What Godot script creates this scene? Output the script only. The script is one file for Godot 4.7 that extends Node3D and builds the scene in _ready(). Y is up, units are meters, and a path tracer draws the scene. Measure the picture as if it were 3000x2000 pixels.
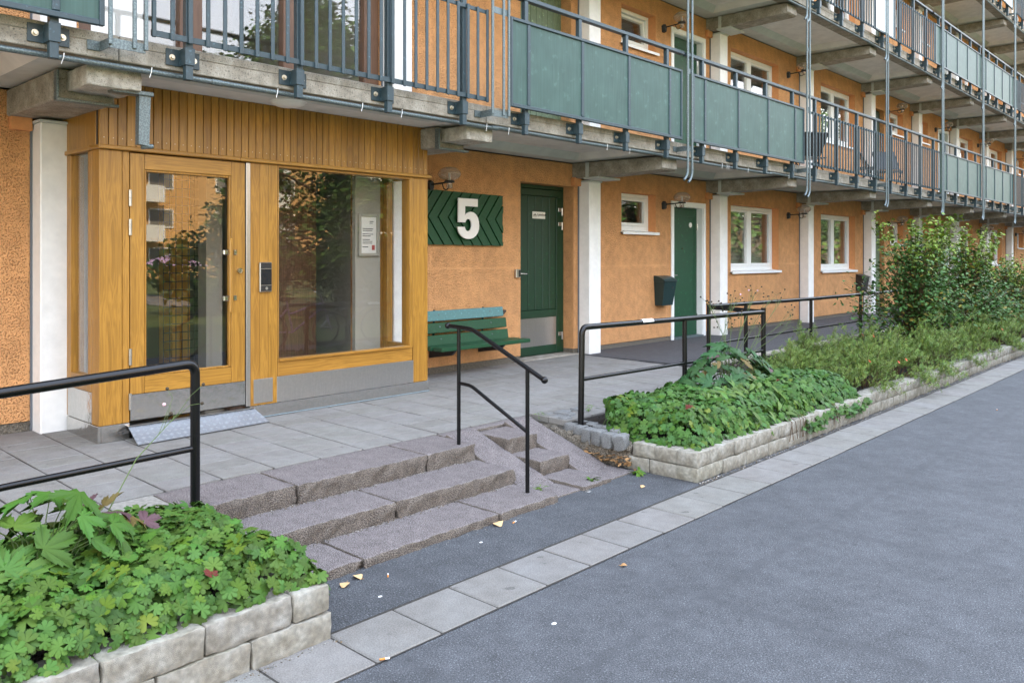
extends Node3D
# Apartment house with access galleries, entrance porch number five, planters and a shared path.

const EYE := 1.30        # camera height over the terrace
const ROAD := -0.30      # road level below the terrace
const ZW := -6.83        # face of the outer wall
const ZS := -5.35        # front edge of the gallery slabs
const COLS := [-4.53, -1.23, 2.07, 5.37, 8.67, 12.17, 15.65, 19.07, 22.45, 25.83, 29.2, 32.55, 35.9, 39.3]
const FLOORS := [0.0, 2.69, 5.345, 8.0, 10.655]

var M := {}
var counts := {}
var rng := RandomNumberGenerator.new()

# ------------------------------------------------------------------ mesh builder
class MB:
	var v := PackedVector3Array()
	var n := PackedVector3Array()
	var uv := PackedVector2Array()
	var c := PackedColorArray()
	var idx := PackedInt32Array()
	var col := Color(1, 1, 1)
	var off := Vector2.ZERO
	var grain := 1

	func uvof(p: Vector3, nn: Vector3) -> Vector2:
		var a := nn.abs()
		var k := 0
		if a.y > a.x and a.y >= a.z: k = 1
		elif a.z > a.x: k = 2
		var p1 := (k + 1) % 3
		var p2 := (k + 2) % 3
		if p1 == grain: return Vector2(p[p2], p[p1]) + off
		return Vector2(p[p1], p[p2]) + off

	func face(pts: Array, out: Vector3) -> void:
		var nn: Vector3 = (pts[1] - pts[0]).cross(pts[2] - pts[0])
		if nn.length() < 1e-12: return
		nn = nn.normalized()
		var flip := nn.dot(out) < 0.0
		if flip: nn = -nn
		var s := v.size()
		for p in pts:
			v.append(p); n.append(nn); uv.append(uvof(p, nn)); c.append(col)
		for i in range(1, pts.size() - 1):
			if flip: idx.append_array([s, s + i, s + i + 1])
			else: idx.append_array([s, s + i + 1, s + i])

	func box(lo: Vector3, hi: Vector3, b := 0.0) -> void:
		var m := (lo + hi) * 0.5
		var h := (hi - lo) * 0.5
		b = minf(b, minf(h.x, minf(h.y, h.z)) * 0.9)
		for k in 3:
			var p := (k + 1) % 3
			var q := (k + 2) % 3
			for s in [-1.0, 1.0]:
				var pts := []
				for d in [[-1, -1], [1, -1], [1, 1], [-1, 1]]:
					var x := Vector3.ZERO
					x[k] = h[k] * s
					x[p] = (h[p] - b) * d[0]
					x[q] = (h[q] - b) * d[1]
					pts.append(m + x)
				var o := Vector3.ZERO
				o[k] = s
				face(pts, o)
			if b > 0.0:
				for sp in [-1.0, 1.0]:
					for sq in [-1.0, 1.0]:
						var pts := []
						for e in [[0, -1.0], [0, 1.0], [1, 1.0], [1, -1.0]]:
							var x := Vector3.ZERO
							x[k] = (h[k] - b) * e[1]
							x[p] = (h[p] - (b if e[0] == 1 else 0.0)) * sp
							x[q] = (h[q] - (b if e[0] == 0 else 0.0)) * sq
							pts.append(m + x)
						var o := Vector3.ZERO
						o[p] = sp
						o[q] = sq
						face(pts, o)
		if b > 0.0:
			for sx in [-1.0, 1.0]:
				for sy in [-1.0, 1.0]:
					for sz in [-1.0, 1.0]:
						var sg := Vector3(sx, sy, sz)
						face([m + Vector3(h.x, h.y - b, h.z - b) * sg, m + Vector3(h.x - b, h.y, h.z - b) * sg, m + Vector3(h.x - b, h.y - b, h.z) * sg], sg)

	# a solid between two parallel polygons (equal counts)
	func loft(a: Array, b: Array) -> void:
		var ca := Vector3.ZERO
		var cb := Vector3.ZERO
		for p in a: ca += p
		for p in b: cb += p
		ca /= a.size()
		cb /= b.size()
		face(a, ca - cb)
		face(b, cb - ca)
		var mid := (ca + cb) * 0.5
		for i in a.size():
			var j := (i + 1) % a.size()
			var q := [a[i], a[j], b[j], b[i]]
			face(q, (a[i] + a[j] + b[j] + b[i]) * 0.25 - mid)

	# a flat outline (x, y) given thickness along z: any simple polygon
	func prism(poly: PackedVector2Array, z0: float, z1: float) -> void:
		var tris := Geometry2D.triangulate_polygon(poly)
		for t in range(0, tris.size(), 3):
			var f := []
			var g := []
			for k in 3:
				var p := poly[tris[t + k]]
				f.append(Vector3(p.x, p.y, z1))
				g.append(Vector3(p.x, p.y, z0))
			face(f, Vector3.BACK * signf(z1 - z0))
			face(g, Vector3.FORWARD * signf(z1 - z0))
		var cw := Geometry2D.is_polygon_clockwise(poly)
		for i in poly.size():
			var p := poly[i]
			var q := poly[(i + 1) % poly.size()]
			var e := q - p
			var o := Vector3(e.y, -e.x, 0) * (-1.0 if cw else 1.0)
			face([Vector3(p.x, p.y, z0), Vector3(q.x, q.y, z0), Vector3(q.x, q.y, z1), Vector3(p.x, p.y, z1)], o)

	func tube(path: Array, r: float, sides := 10, r_end := -1.0) -> void:
		var up := Vector3.UP
		var s0 := v.size()
		var along := 0.0
		for i in path.size():
			var t: Vector3
			if i == 0: t = path[1] - path[0]
			elif i == path.size() - 1: t = path[i] - path[i - 1]
			else: t = (path[i + 1] - path[i]).normalized() + (path[i] - path[i - 1]).normalized()
			t = t.normalized()
			if i == 0 and absf(t.dot(up)) > 0.9: up = Vector3.RIGHT
			var bx := up.cross(t).normalized()
			up = t.cross(bx).normalized()
			if i > 0: along += (path[i] - path[i - 1]).length()
			var rr := r if r_end < 0.0 else lerpf(r, r_end, float(i) / (path.size() - 1))
			for k in sides + 1:
				var a := TAU * k / sides
				var d := bx * cos(a) + up * sin(a)
				v.append(path[i] + d * rr); n.append(d); uv.append(Vector2(a * rr, along) + off); c.append(col)
		for i in path.size() - 1:
			for k in sides:
				var a := s0 + i * (sides + 1) + k
				var b := a + sides + 1
				idx.append_array([a, b, a + 1, a + 1, b, b + 1])
		for e in [0, path.size() - 1]:
			var pts := []
			for k in sides: pts.append(v[s0 + e * (sides + 1) + k])
			face(pts, (path[0] - path[1]) if e == 0 else (path[e] - path[e - 1]))

	# profile of Vector2(radius, height) round the y axis through "at"
	func lathe(prof: Array, at: Vector3, sides := 20) -> void:
		var s0 := v.size()
		for i in prof.size():
			var t: Vector2 = prof[mini(i + 1, prof.size() - 1)] - prof[maxi(i - 1, 0)]
			var nr := Vector2(t.y, -t.x).normalized()
			for k in sides + 1:
				var a := TAU * k / sides
				v.append(at + Vector3(cos(a) * prof[i].x, prof[i].y, sin(a) * prof[i].x))
				n.append(Vector3(cos(a) * nr.x, nr.y, sin(a) * nr.x))
				uv.append(Vector2(a * 0.1, prof[i].y)); c.append(col)
		for i in prof.size() - 1:
			for k in sides:
				var a := s0 + i * (sides + 1) + k
				var b := a + sides + 1
				idx.append_array([a, a + 1, b, a + 1, b + 1, b])

	func done() -> ArrayMesh:
		var arr := []
		arr.resize(Mesh.ARRAY_MAX)
		arr[Mesh.ARRAY_VERTEX] = v
		arr[Mesh.ARRAY_NORMAL] = n
		arr[Mesh.ARRAY_TEX_UV] = uv
		arr[Mesh.ARRAY_COLOR] = c
		arr[Mesh.ARRAY_INDEX] = idx
		var m := ArrayMesh.new()
		m.add_surface_from_arrays(Mesh.PRIMITIVE_TRIANGLES, arr)
		return m

# ------------------------------------------------------------------ nodes
func numbered(called: String) -> String:
	counts[called] = counts.get(called, 0) + 1
	return called if counts[called] == 1 else "%s_%03d" % [called, counts[called] - 1]

func tag(o: Node3D, label: String, category: String, group := "") -> Node3D:
	o.set_meta("label", label)
	o.set_meta("category", category)
	if group: o.set_meta("group", group)
	return o

func thing(called: String, label: String, category: String, at := Vector3.ZERO, group := "") -> Node3D:
	var o := Node3D.new()
	o.name = numbered(called)
	add_child(o)
	o.position = at
	return tag(o, label, category, group)

func part(called: String, mesh: Mesh, mat: Material, parent: Node3D, at := Vector3.ZERO) -> MeshInstance3D:
	var o := MeshInstance3D.new()
	o.name = called if parent != self else numbered(called)
	o.mesh = mesh
	o.material_override = mat
	o.position = at
	parent.add_child(o, true)
	return o

func bp(called: String, lo: Vector3, hi: Vector3, mat: Material, parent: Node3D, b := 0.0, col := Color.WHITE, grain := 1, off := Vector2.ZERO) -> MeshInstance3D:
	var m := MB.new()
	m.col = col
	m.grain = grain
	m.off = off
	m.box(lo, hi, b)
	return part(called, m.done(), mat, parent)

func structure(called: String, mesh: Mesh, mat: Material) -> MeshInstance3D:
	var o := part(called, mesh, mat, self)
	o.set_meta("kind", "structure")
	return o

func place(called: String) -> Node3D:      # a piece of the setting that holds pieces
	var o := Node3D.new()
	o.name = numbered(called)
	o.set_meta("kind", "structure")
	add_child(o)
	return o

func rr(a: float, b: float) -> float: return rng.randf_range(a, b)
func tint(t: float, spread: float) -> Color:
	var k := t * (1.0 + rr(-spread, spread))
	return Color(k, k * (1.0 + rr(-0.015, 0.015)), k * (1.0 + rr(-0.03, 0.03)))

# arc between two straight runs of a bent tube
func bent(pts: Array, r: float, steps := 5) -> Array:
	var out := [pts[0]]
	for i in range(1, pts.size() - 1):
		var a: Vector3 = (pts[i - 1] - pts[i]).normalized()
		var b: Vector3 = (pts[i + 1] - pts[i]).normalized()
		for k in steps + 1:
			var t := float(k) / steps
			out.append((pts[i] + a * r).lerp(pts[i], t).lerp(pts[i].lerp(pts[i] + b * r, t), t))
	out.append(pts[-1])
	return out

# a stone: rounded box whose faces are roughened by noise; front_amp roughens the face towards +z
func stone(size: Vector3, round_: float, amp: float, front_amp: float, seed_: int, step := 0.05, split_col := Color.WHITE, top_col := Color.WHITE) -> ArrayMesh:
	var nz := FastNoiseLite.new()
	nz.seed = seed_
	nz.frequency = 13.0
	nz.fractal_octaves = 4
	nz.fractal_gain = 0.6
	var st := SurfaceTool.new()
	st.begin(Mesh.PRIMITIVE_TRIANGLES)
	var h := size * 0.5
	for k in 3:
		var p := (k + 1) % 3
		var q := (k + 2) % 3
		var np := clampi(int(round(size[p] / step)), 2, 40)
		var nq := clampi(int(round(size[q] / step)), 2, 40)
		var lp := []
		var lq := []
		for i in np + 1: lp.append(lerpf(-h[p], h[p], float(i) / np))
		for i in nq + 1: lq.append(lerpf(-h[q], h[q], float(i) / nq))
		lp.insert(1, -h[p] + round_ * 0.5); lp.insert(lp.size() - 1, h[p] - round_ * 0.5)
		lq.insert(1, -h[q] + round_ * 0.5); lq.insert(lq.size() - 1, h[q] - round_ * 0.5)
		for s in [-1.0, 1.0]:
			for i in lp.size() - 1:
				for j in lq.size() - 1:
					var quad := []
					for d in [[0, 0], [1, 0], [1, 1], [0, 1]]:
						var x := Vector3.ZERO
						x[k] = h[k] * s
						x[p] = lp[i + d[0]]
						x[q] = lq[j + d[1]]
						var inner := x.clamp(-h + Vector3.ONE * round_, h - Vector3.ONE * round_)
						var y := inner + (x - inner).normalized() * round_
						var f := amp
						if x.z > h.z * 0.98: f = maxf(amp, front_amp * clampf((h.y - x.y) / 0.02, 0.35, 1.0))
						y += Vector3(nz.get_noise_3d(y.x, y.y, y.z), nz.get_noise_3d(y.x + 9.0, y.y, y.z), nz.get_noise_3d(y.x, y.y + 7.0, y.z)) * f * 2.0
						quad.append([y, x])
					var o: Array = [0, 2, 1, 0, 3, 2] if s > 0.0 else [0, 1, 2, 0, 2, 3]
					var isf: bool = (k == 2 and s > 0.0) or (k == 0) or (k == 2)
					for w in o:
						st.set_smooth_group(0)
						st.set_color(split_col if isf else top_col)
						st.set_uv(Vector2(quad[w][0][p], quad[w][0][q]))
						st.add_vertex(quad[w][0])
	st.generate_normals()
	st.index()
	return st.commit()

# ------------------------------------------------------------------ textures
func grey(size: int, freq: float, seed_: int, type := FastNoiseLite.TYPE_SIMPLEX_SMOOTH, oct := 4) -> PackedByteArray:
	var z := FastNoiseLite.new()
	z.noise_type = type
	z.seed = seed_
	z.frequency = freq
	z.fractal_octaves = oct
	var im := z.get_seamless_image(size, size, false, false, 0.1, true)
	im.convert(Image.FORMAT_L8)
	return im.get_data()

func image_tex(size: int, rgb: PackedByteArray) -> ImageTexture:
	return ImageTexture.create_from_image(Image.create_from_data(size, size, false, Image.FORMAT_RGB8, rgb))

func grey_tex(size: int, g: PackedByteArray) -> ImageTexture:
	return ImageTexture.create_from_image(Image.create_from_data(size, size, false, Image.FORMAT_L8, g))

# albedo factors round white: each entry of "layers" is [bytes, low, high]; warm tints by the last one
func mix_tex(size: int, layers: Array, tint_lo := Vector3.ONE, tint_hi := Vector3.ONE, by := 0) -> ImageTexture:
	var out := PackedByteArray()
	out.resize(size * size * 3)
	for i in size * size:
		var k := 1.0
		for l in layers:
			k *= lerpf(l[1], l[2], l[0][i] / 255.0)
		var t := tint_lo.lerp(tint_hi, layers[by][0][i] / 255.0) * k
		out[i * 3] = clampi(int(t.x * 255.0), 0, 255)
		out[i * 3 + 1] = clampi(int(t.y * 255.0), 0, 255)
		out[i * 3 + 2] = clampi(int(t.z * 255.0), 0, 255)
	return image_tex(size, out)

# sharpen a noise into spots: below lo -> 0, above hi -> 1
func spots(g: PackedByteArray, lo: float, hi: float) -> PackedByteArray:
	var o := PackedByteArray()
	o.resize(g.size())
	for i in g.size():
		o[i] = int(smoothstep(lo, hi, g[i] / 255.0) * 255.0)
	return o

func mat(name_: String, rgb: Color, rough: float, metal := 0.0) -> StandardMaterial3D:
	var m := StandardMaterial3D.new()
	m.resource_name = name_
	m.albedo_color = rgb
	m.roughness = rough
	m.metallic = metal
	M[name_] = m
	return m

func surf(m: StandardMaterial3D, tex: Texture2D, metres: float, height: Texture2D = null, cm := 0.3, triplanar := true) -> StandardMaterial3D:
	m.albedo_texture = tex
	m.uv1_scale = Vector3.ONE / metres
	if triplanar:
		m.uv1_triplanar = true
		m.uv1_world_triplanar = true
		m.uv1_triplanar_sharpness = 6.0
	if height:
		m.heightmap_enabled = true
		m.heightmap_texture = height
		m.heightmap_scale = cm
	return m

func materials() -> void:
	var S := 512
	var fine := grey(S, 0.12, 1)
	var mid := grey(S, 0.03, 2)
	var big := grey(S, 0.008, 3)
	var speck := spots(grey(S, 0.25, 4, FastNoiseLite.TYPE_SIMPLEX, 2), 0.60, 0.78)
	# rough-cast render: ragged pits between blobs of plaster
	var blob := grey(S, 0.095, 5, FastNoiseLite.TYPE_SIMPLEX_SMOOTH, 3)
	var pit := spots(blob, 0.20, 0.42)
	var rough_h := PackedByteArray()
	rough_h.resize(S * S)
	for i in S * S: rough_h[i] = clampi(int(pit[i] * 0.55 + blob[i] * 0.35 + fine[i] * 0.1), 0, 255)
	var st_t := mix_tex(S, [[pit, 0.85, 1.0], [mid, 0.97, 1.02], [big, 0.92, 1.04], [fine, 0.93, 1.05]], Vector3(1.0, 0.97, 0.94), Vector3.ONE, 0)  # pits darkened in colour to imitate shade in the relief
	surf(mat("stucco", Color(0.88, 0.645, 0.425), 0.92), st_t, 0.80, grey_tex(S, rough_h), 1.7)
	M.stucco.detail_enabled = true
	M.stucco.detail_albedo = mix_tex(S, [[grey(S, 0.010, 41, FastNoiseLite.TYPE_SIMPLEX_SMOOTH, 5), 0.94, 1.03]])
	M.stucco.detail_blend_mode = BaseMaterial3D.BLEND_MODE_MUL
	M.stucco.detail_uv_layer = BaseMaterial3D.DETAIL_UV_2
	M.stucco.uv2_triplanar = true
	M.stucco.uv2_world_triplanar = true
	M.stucco.uv2_scale = Vector3.ONE / 3.9
	surf(mat("stucco_smooth", Color(0.84, 0.575, 0.365), 0.85), mix_tex(S, [[mid, 0.95, 1.02], [fine, 0.97, 1.0]]), 1.2)
	var conc := mix_tex(S, [[big, 0.80, 1.08], [mid, 0.88, 1.05], [fine, 0.93, 1.04], [spots(grey(S, 0.09, 6, FastNoiseLite.TYPE_SIMPLEX, 1), 0.06, 0.14), 0.70, 1.0]], Vector3(1.0, 0.97, 0.92), Vector3(1.0, 0.99, 0.97), 0)
	surf(mat("concrete", Color(0.665, 0.645, 0.61), 0.9), conc, 0.9, grey_tex(S, fine), 0.15)
	surf(mat("concrete_end", Color(0.76, 0.745, 0.715), 0.9), conc, 0.6, grey_tex(S, mid), 0.3)
	surf(mat("plinth", Color(0.55, 0.51, 0.45), 0.95), mix_tex(S, [[spots(fine, 0.3, 0.7), 0.55, 1.05], [mid, 0.8, 1.1]]), 0.5, grey_tex(S, mid), 1.2)
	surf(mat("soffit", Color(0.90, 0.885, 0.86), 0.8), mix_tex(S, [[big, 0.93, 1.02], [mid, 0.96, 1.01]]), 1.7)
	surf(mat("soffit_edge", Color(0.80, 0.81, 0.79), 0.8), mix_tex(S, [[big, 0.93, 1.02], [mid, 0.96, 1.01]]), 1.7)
	surf(mat("column_paint", Color(0.935, 0.925, 0.905), 0.55), mix_tex(S, [[big, 0.95, 1.01], [mid, 0.97, 1.0]]), 1.1)
	# asphalt: bright and dark grit in a grey binder
	var grit := grey(S, 0.35, 7, FastNoiseLite.TYPE_SIMPLEX, 2)
	var asph := mix_tex(S, [[grit, 0.50, 1.28], [spots(grey(S, 0.22, 8, FastNoiseLite.TYPE_SIMPLEX, 1), 0.83, 0.93), 1.0, 1.7], [mid, 0.90, 1.06], [big, 0.90, 1.06]], Vector3(0.735, 0.735, 0.742), Vector3(0.735, 0.735, 0.742), 0)
	surf(mat("asphalt", Color(0.46, 0.468, 0.478), 0.85), asph, 1.35, grey_tex(S, grit), 0.3)
	surf(mat("asphalt_old", Color(0.42, 0.415, 0.42), 0.9), asph, 0.8, grey_tex(S, grit), 0.3)
	surf(mat("apron", Color(0.43, 0.44, 0.45), 0.9), asph, 1.7, grey_tex(S, grit), 0.5)
	var asph2 := mix_tex(S, [[grey(S, 0.012, 31, FastNoiseLite.TYPE_SIMPLEX_SMOOTH, 5), 0.93, 1.05], [spots(grey(S, 0.045, 33, FastNoiseLite.TYPE_SIMPLEX, 3), 0.06, 0.14), 0.86, 1.0]])
	M.asphalt.detail_enabled = true
	M.asphalt.detail_albedo = asph2
	M.asphalt.detail_blend_mode = BaseMaterial3D.BLEND_MODE_MUL
	M.asphalt.detail_uv_layer = BaseMaterial3D.DETAIL_UV_2
	M.asphalt.uv2_triplanar = true
	M.asphalt.uv2_world_triplanar = true
	M.asphalt.uv2_scale = Vector3.ONE / 4.7
	var pave := mix_tex(S, [[grit, 0.78, 1.10], [mid, 0.92, 1.03], [big, 0.93, 1.03], [spots(grey(S, 0.02, 9, FastNoiseLite.TYPE_SIMPLEX_SMOOTH, 3), 0.08, 0.17), 0.82, 1.0]], Vector3(1.0, 0.985, 0.97), Vector3.ONE, 2)
	surf(mat("paver", Color(0.53, 0.52, 0.50), 0.88), pave, 1.6, grey_tex(S, grit), 0.12).vertex_color_use_as_albedo = true
	surf(mat("strip", Color(0.52, 0.51, 0.49), 0.88), pave, 1.6, grey_tex(S, grit), 0.1).vertex_color_use_as_albedo = true
	surf(mat("sand", Color(0.30, 0.28, 0.255), 1.0), mix_tex(S, [[grit, 0.5, 1.2], [mid, 0.7, 1.1]]), 0.5)
	surf(mat("pale_sand", Color(0.66, 0.64, 0.60), 1.0), mix_tex(S, [[grit, 0.7, 1.1], [mid, 0.8, 1.05]]), 0.5)
	surf(mat("soil", Color(0.17, 0.135, 0.10), 1.0), mix_tex(S, [[fine, 0.4, 1.3], [mid, 0.6, 1.2]]), 0.4, grey_tex(S, mid), 2.0)
	# bush-hammered red granite
	var g1 := grey(S, 0.11, 10, FastNoiseLite.TYPE_SIMPLEX, 3)
	var g2 := spots(grey(S, 0.16, 11, FastNoiseLite.TYPE_SIMPLEX, 2), 0.55, 0.75)
	surf(mat("granite", Color(0.55, 0.525, 0.51), 0.8), mix_tex(S, [[g1, 0.45, 1.38], [g2, 1.0, 0.80], [mid, 0.86, 1.08], [big, 0.88, 1.06]], Vector3(1.0, 0.95, 0.95), Vector3(0.98, 0.97, 0.98), 0), 0.62, grey_tex(S, g1), 0.5).vertex_color_use_as_albedo = true
	surf(mat("grey_granite", Color(0.62, 0.62, 0.61), 0.85), mix_tex(S, [[g1, 0.55, 1.2], [g2, 1.0, 0.7], [mid, 0.85, 1.05]]), 0.35, grey_tex(S, g1), 0.4).vertex_color_use_as_albedo = true
	surf(mat("block", Color(0.65, 0.64, 0.60), 0.92), mix_tex(S, [[mid, 0.80, 1.06], [big, 0.82, 1.08], [grit, 0.88, 1.05]], Vector3(1.0, 0.96, 0.90), Vector3(1.0, 1.0, 1.0), 1), 0.6, grey_tex(S, grit), 0.25).vertex_color_use_as_albedo = true
	# oak: long grain with flecks, laid along v
	var zg := FastNoiseLite.new()
	zg.noise_type = FastNoiseLite.TYPE_SIMPLEX_SMOOTH
	zg.seed = 12
	zg.fractal_octaves = 4
	zg.frequency = 1.0
	var wood := PackedByteArray()
	wood.resize(S * S * 3)
	for y in S:
		for x in S:
			var a := TAU * x / S
			var b := TAU * y / S
			var warp := zg.get_noise_3d(cos(a) * 0.9, sin(a) * 0.9 + 3.0, sin(b) * 0.5) * 1.4
			var ring := 0.5 + 0.5 * sin(7.0 * a + 9.0 * warp)
			var fib := zg.get_noise_3d(cos(a) * 14.0, sin(a) * 14.0, sin(b) * 0.8 + cos(b) * 0.7)
			var k := clampf(0.86 + 0.10 * ring + 0.14 * fib + 0.05 * warp, 0.4, 1.0)
			var i := (y * S + x) * 3
			wood[i] = int(255.0 * k)
			wood[i + 1] = int(255.0 * pow(k, 1.12))
			wood[i + 2] = int(255.0 * pow(k, 1.45))
	var wt := image_tex(S, wood)
	var oak := surf(mat("oak", Color(0.685, 0.495, 0.195), 0.36), wt, 0.45, null, 0.0, false)
	oak.vertex_color_use_as_albedo = true
	oak.uv1_scale = Vector3(1.0 / 0.34, 1.0 / 1.5, 1.0)
	var brown := surf(mat("brown_wood", Color(0.42, 0.295, 0.21), 0.45), wt, 0.3, null, 0.0, false)
	brown.uv1_scale = Vector3(1.0 / 0.3, 1.0 / 1.2, 1.0)
	# painted wood and metal
	var scuff := mix_tex(S, [[spots(grey(S, 0.02, 13, FastNoiseLite.TYPE_SIMPLEX, 5), 0.72, 0.92), 1.0, 1.5], [mid, 0.93, 1.0], [fine, 0.95, 1.0]], Vector3(0.66, 0.66, 0.66), Vector3(0.66, 0.66, 0.66), 1)
	surf(mat("door_green", Color(0.085, 0.335, 0.20), 0.45), scuff, 1.4)
	surf(mat("lit_flat_green", Color(0.09, 0.44, 0.27), 0.5), scuff, 1.4)  # door green brightened in colour for sunlight on the flat doors
	surf(mat("sign_green", Color(0.12, 0.43, 0.22), 0.55), scuff, 0.5).vertex_color_use_as_albedo = true
	surf(mat("bench_green", Color(0.09, 0.44, 0.245), 0.5), scuff, 0.6).vertex_color_use_as_albedo = true
	surf(mat("pale_green", Color(0.62, 0.72, 0.55), 0.55), scuff, 1.4)
	surf(mat("rail_teal", Color(0.30, 0.405, 0.44), 0.45), scuff, 0.7)
	var rub := PackedByteArray()
	rub.resize(S * S)
	var streak := FastNoiseLite.new()
	streak.seed = 14
	streak.frequency = 1.0
	for y in S:
		for x in S:
			var a := TAU * x / S
			rub[y * S + x] = clampi(int(127.0 + 180.0 * streak.get_noise_3d(cos(a) * 12.0, sin(a) * 12.0, 0.6 * sin(TAU * y / S))), 0, 255)
	surf(mat("panel_glass", Color(0.345, 0.45, 0.42), 0.45), mix_tex(S, [[rub, 0.90, 1.02], [big, 0.93, 1.02], [spots(grey(S, 0.015, 15, FastNoiseLite.TYPE_SIMPLEX, 5), 0.70, 0.95), 1.0, 1.15]], Vector3(0.86, 0.86, 0.86), Vector3(0.86, 0.86, 0.86)), 1.6)
	M.panel_glass.metallic_specular = 0.3
	surf(mat("bench_teal", Color(0.52, 0.77, 0.76), 0.5), scuff, 0.6)
	mat("panel_pale", Color(0.86, 0.90, 0.90), 0.3)
	mat("black_rail", Color(0.055, 0.055, 0.06), 0.26)
	M.black_rail.metallic_specular = 0.42
	mat("black_plastic", Color(0.13, 0.13, 0.135), 0.4)
	mat("dark_steel", Color(0.20, 0.21, 0.22), 0.5, 0.4)
	mat("box_green", Color(0.11, 0.20, 0.20), 0.35)
	surf(mat("galvanised", Color(0.47, 0.52, 0.525), 0.45, 0.45), mix_tex(S, [[spots(mid, 0.3, 0.7), 0.80, 1.0], [fine, 0.9, 1.0]]), 0.25)
	surf(mat("stainless", Color(0.82, 0.81, 0.79), 0.17, 0.97), mix_tex(S, [[mid, 0.93, 1.0], [rub, 0.96, 1.0]]), 0.7, grey_tex(S, big), 0.25)
	surf(mat("brushed", Color(0.76, 0.75, 0.735), 0.30, 0.88), mix_tex(S, [[rub, 0.93, 1.0], [mid, 0.95, 1.0]]), 0.5)
	mat("bolt", Color(0.82, 0.78, 0.70), 0.35, 0.7)
	surf(mat("white_paint", Color(0.925, 0.925, 0.915), 0.4), mix_tex(S, [[mid, 0.97, 1.0]]), 1.0)
	mat("white_text", Color(0.93, 0.92, 0.90), 0.5)
	mat("number", Color(0.90, 0.875, 0.85), 0.45, 0.15)
	mat("black_print", Color(0.10, 0.11, 0.13), 0.7)
	mat("paper", Color(0.88, 0.86, 0.82), 0.8)
	mat("red_print", Color(0.65, 0.25, 0.22), 0.8)
	mat("red_cap", Color(0.75, 0.20, 0.12), 0.5)
	mat("rubber", Color(0.25, 0.25, 0.26), 0.8)
	mat("sealant", Color(0.40, 0.42, 0.44), 0.8)
	mat("cream_wall", Color(0.62, 0.595, 0.54), 0.8)
	mat("ochre_wall", Color(0.86, 0.62, 0.20), 0.7)
	mat("hall_floor", Color(0.36, 0.34, 0.315), 0.6)
	mat("room_wall", Color(0.66, 0.63, 0.58), 0.9)
	mat("pane_backing", Color(0.88, 0.88, 0.86), 0.9)  # white for the stair pane sheet that imitates a sky reflection
	mat("blind", Color(0.74, 0.75, 0.68), 0.6)
	mat("bark", Color(0.27, 0.23, 0.19), 0.95)
	mat("twig", Color(0.30, 0.22, 0.14), 0.9)
	mat("green_stem", Color(0.33, 0.40, 0.20), 0.7)
	mat("seed_head", Color(0.24, 0.20, 0.14), 0.9)
	mat("dry_leaf", Color(0.62, 0.47, 0.30), 0.8)
	mat("tan_leaf", Color(0.80, 0.66, 0.47), 0.8)
	mat("filter_orange", Color(0.80, 0.52, 0.25), 0.8)
	mat("cig_white", Color(0.90, 0.89, 0.87), 0.8)
	mat("pigment_red", Color(0.80, 0.22, 0.10), 0.6)
	mat("pink", Color(0.88, 0.70, 0.75), 0.6)
	mat("grit", Color(1, 1, 1), 1.0).vertex_color_use_as_albedo = true
	var leaf := mat("leaf", Color(1, 1, 1), 0.48)
	leaf.vertex_color_use_as_albedo = true
	leaf.backlight_enabled = true
	leaf.backlight = Color(0.34, 0.42, 0.16)
	leaf.metallic_specular = 0.3
	surf(mat("lawn", Color(0.44, 0.52, 0.24), 0.95), mix_tex(S, [[fine, 0.5, 1.15], [mid, 0.7, 1.1], [big, 0.8, 1.1]]), 1.6)
	mat("purple_cloth", Color(0.70, 0.58, 0.72), 0.8)
	var glass := mat("glass", Color(0.5, 0.55, 0.52, 0.006), 0.0)
	glass.transparency = BaseMaterial3D.TRANSPARENCY_ALPHA
	glass.metallic_specular = 0.62
	var globe := mat("globe_glass", Color(0.66, 0.58, 0.50, 0.46), 0.03)
	globe.transparency = BaseMaterial3D.TRANSPARENCY_ALPHA
	globe.metallic_specular = 0.6
	# raised lozenges of aluminium tread plate
	var tp := PackedByteArray()
	var T := 128
	tp.resize(T * T)
	for y in T:
		for x in T:
			var h := 0.0
			for cell in [[0.25, 0.25, 1.0], [0.75, 0.75, 1.0], [0.75, 0.25, -1.0], [0.25, 0.75, -1.0]]:
				var dx: float = float(x) / T - cell[0]
				var dy: float = float(y) / T - cell[1]
				for o in [-0.1, 0.0, 0.1]:
					var a: float = (dx + dy * cell[2]) * 0.7071
					var b: float = (dx - dy * cell[2]) * 0.7071 - o
					h = maxf(h, 1.0 - smoothstep(0.7, 1.0, Vector2(a / 0.15, b / 0.035).length()))
			tp[y * T + x] = int(h * 255.0)
	var tread := mat("tread_plate", Color(0.70, 0.72, 0.745), 0.45, 0.6)
	tread.uv1_scale = Vector3.ONE / 0.1
	tread.heightmap_enabled = true
	tread.heightmap_texture = grey_tex(T, tp)
	tread.heightmap_scale = 0.5
	var tc := PackedByteArray()
	for b in tp: tc.append_array([205 + b / 6, 205 + b / 6, 205 + b / 6])
	tread.albedo_texture = image_tex(T, tc)

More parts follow.
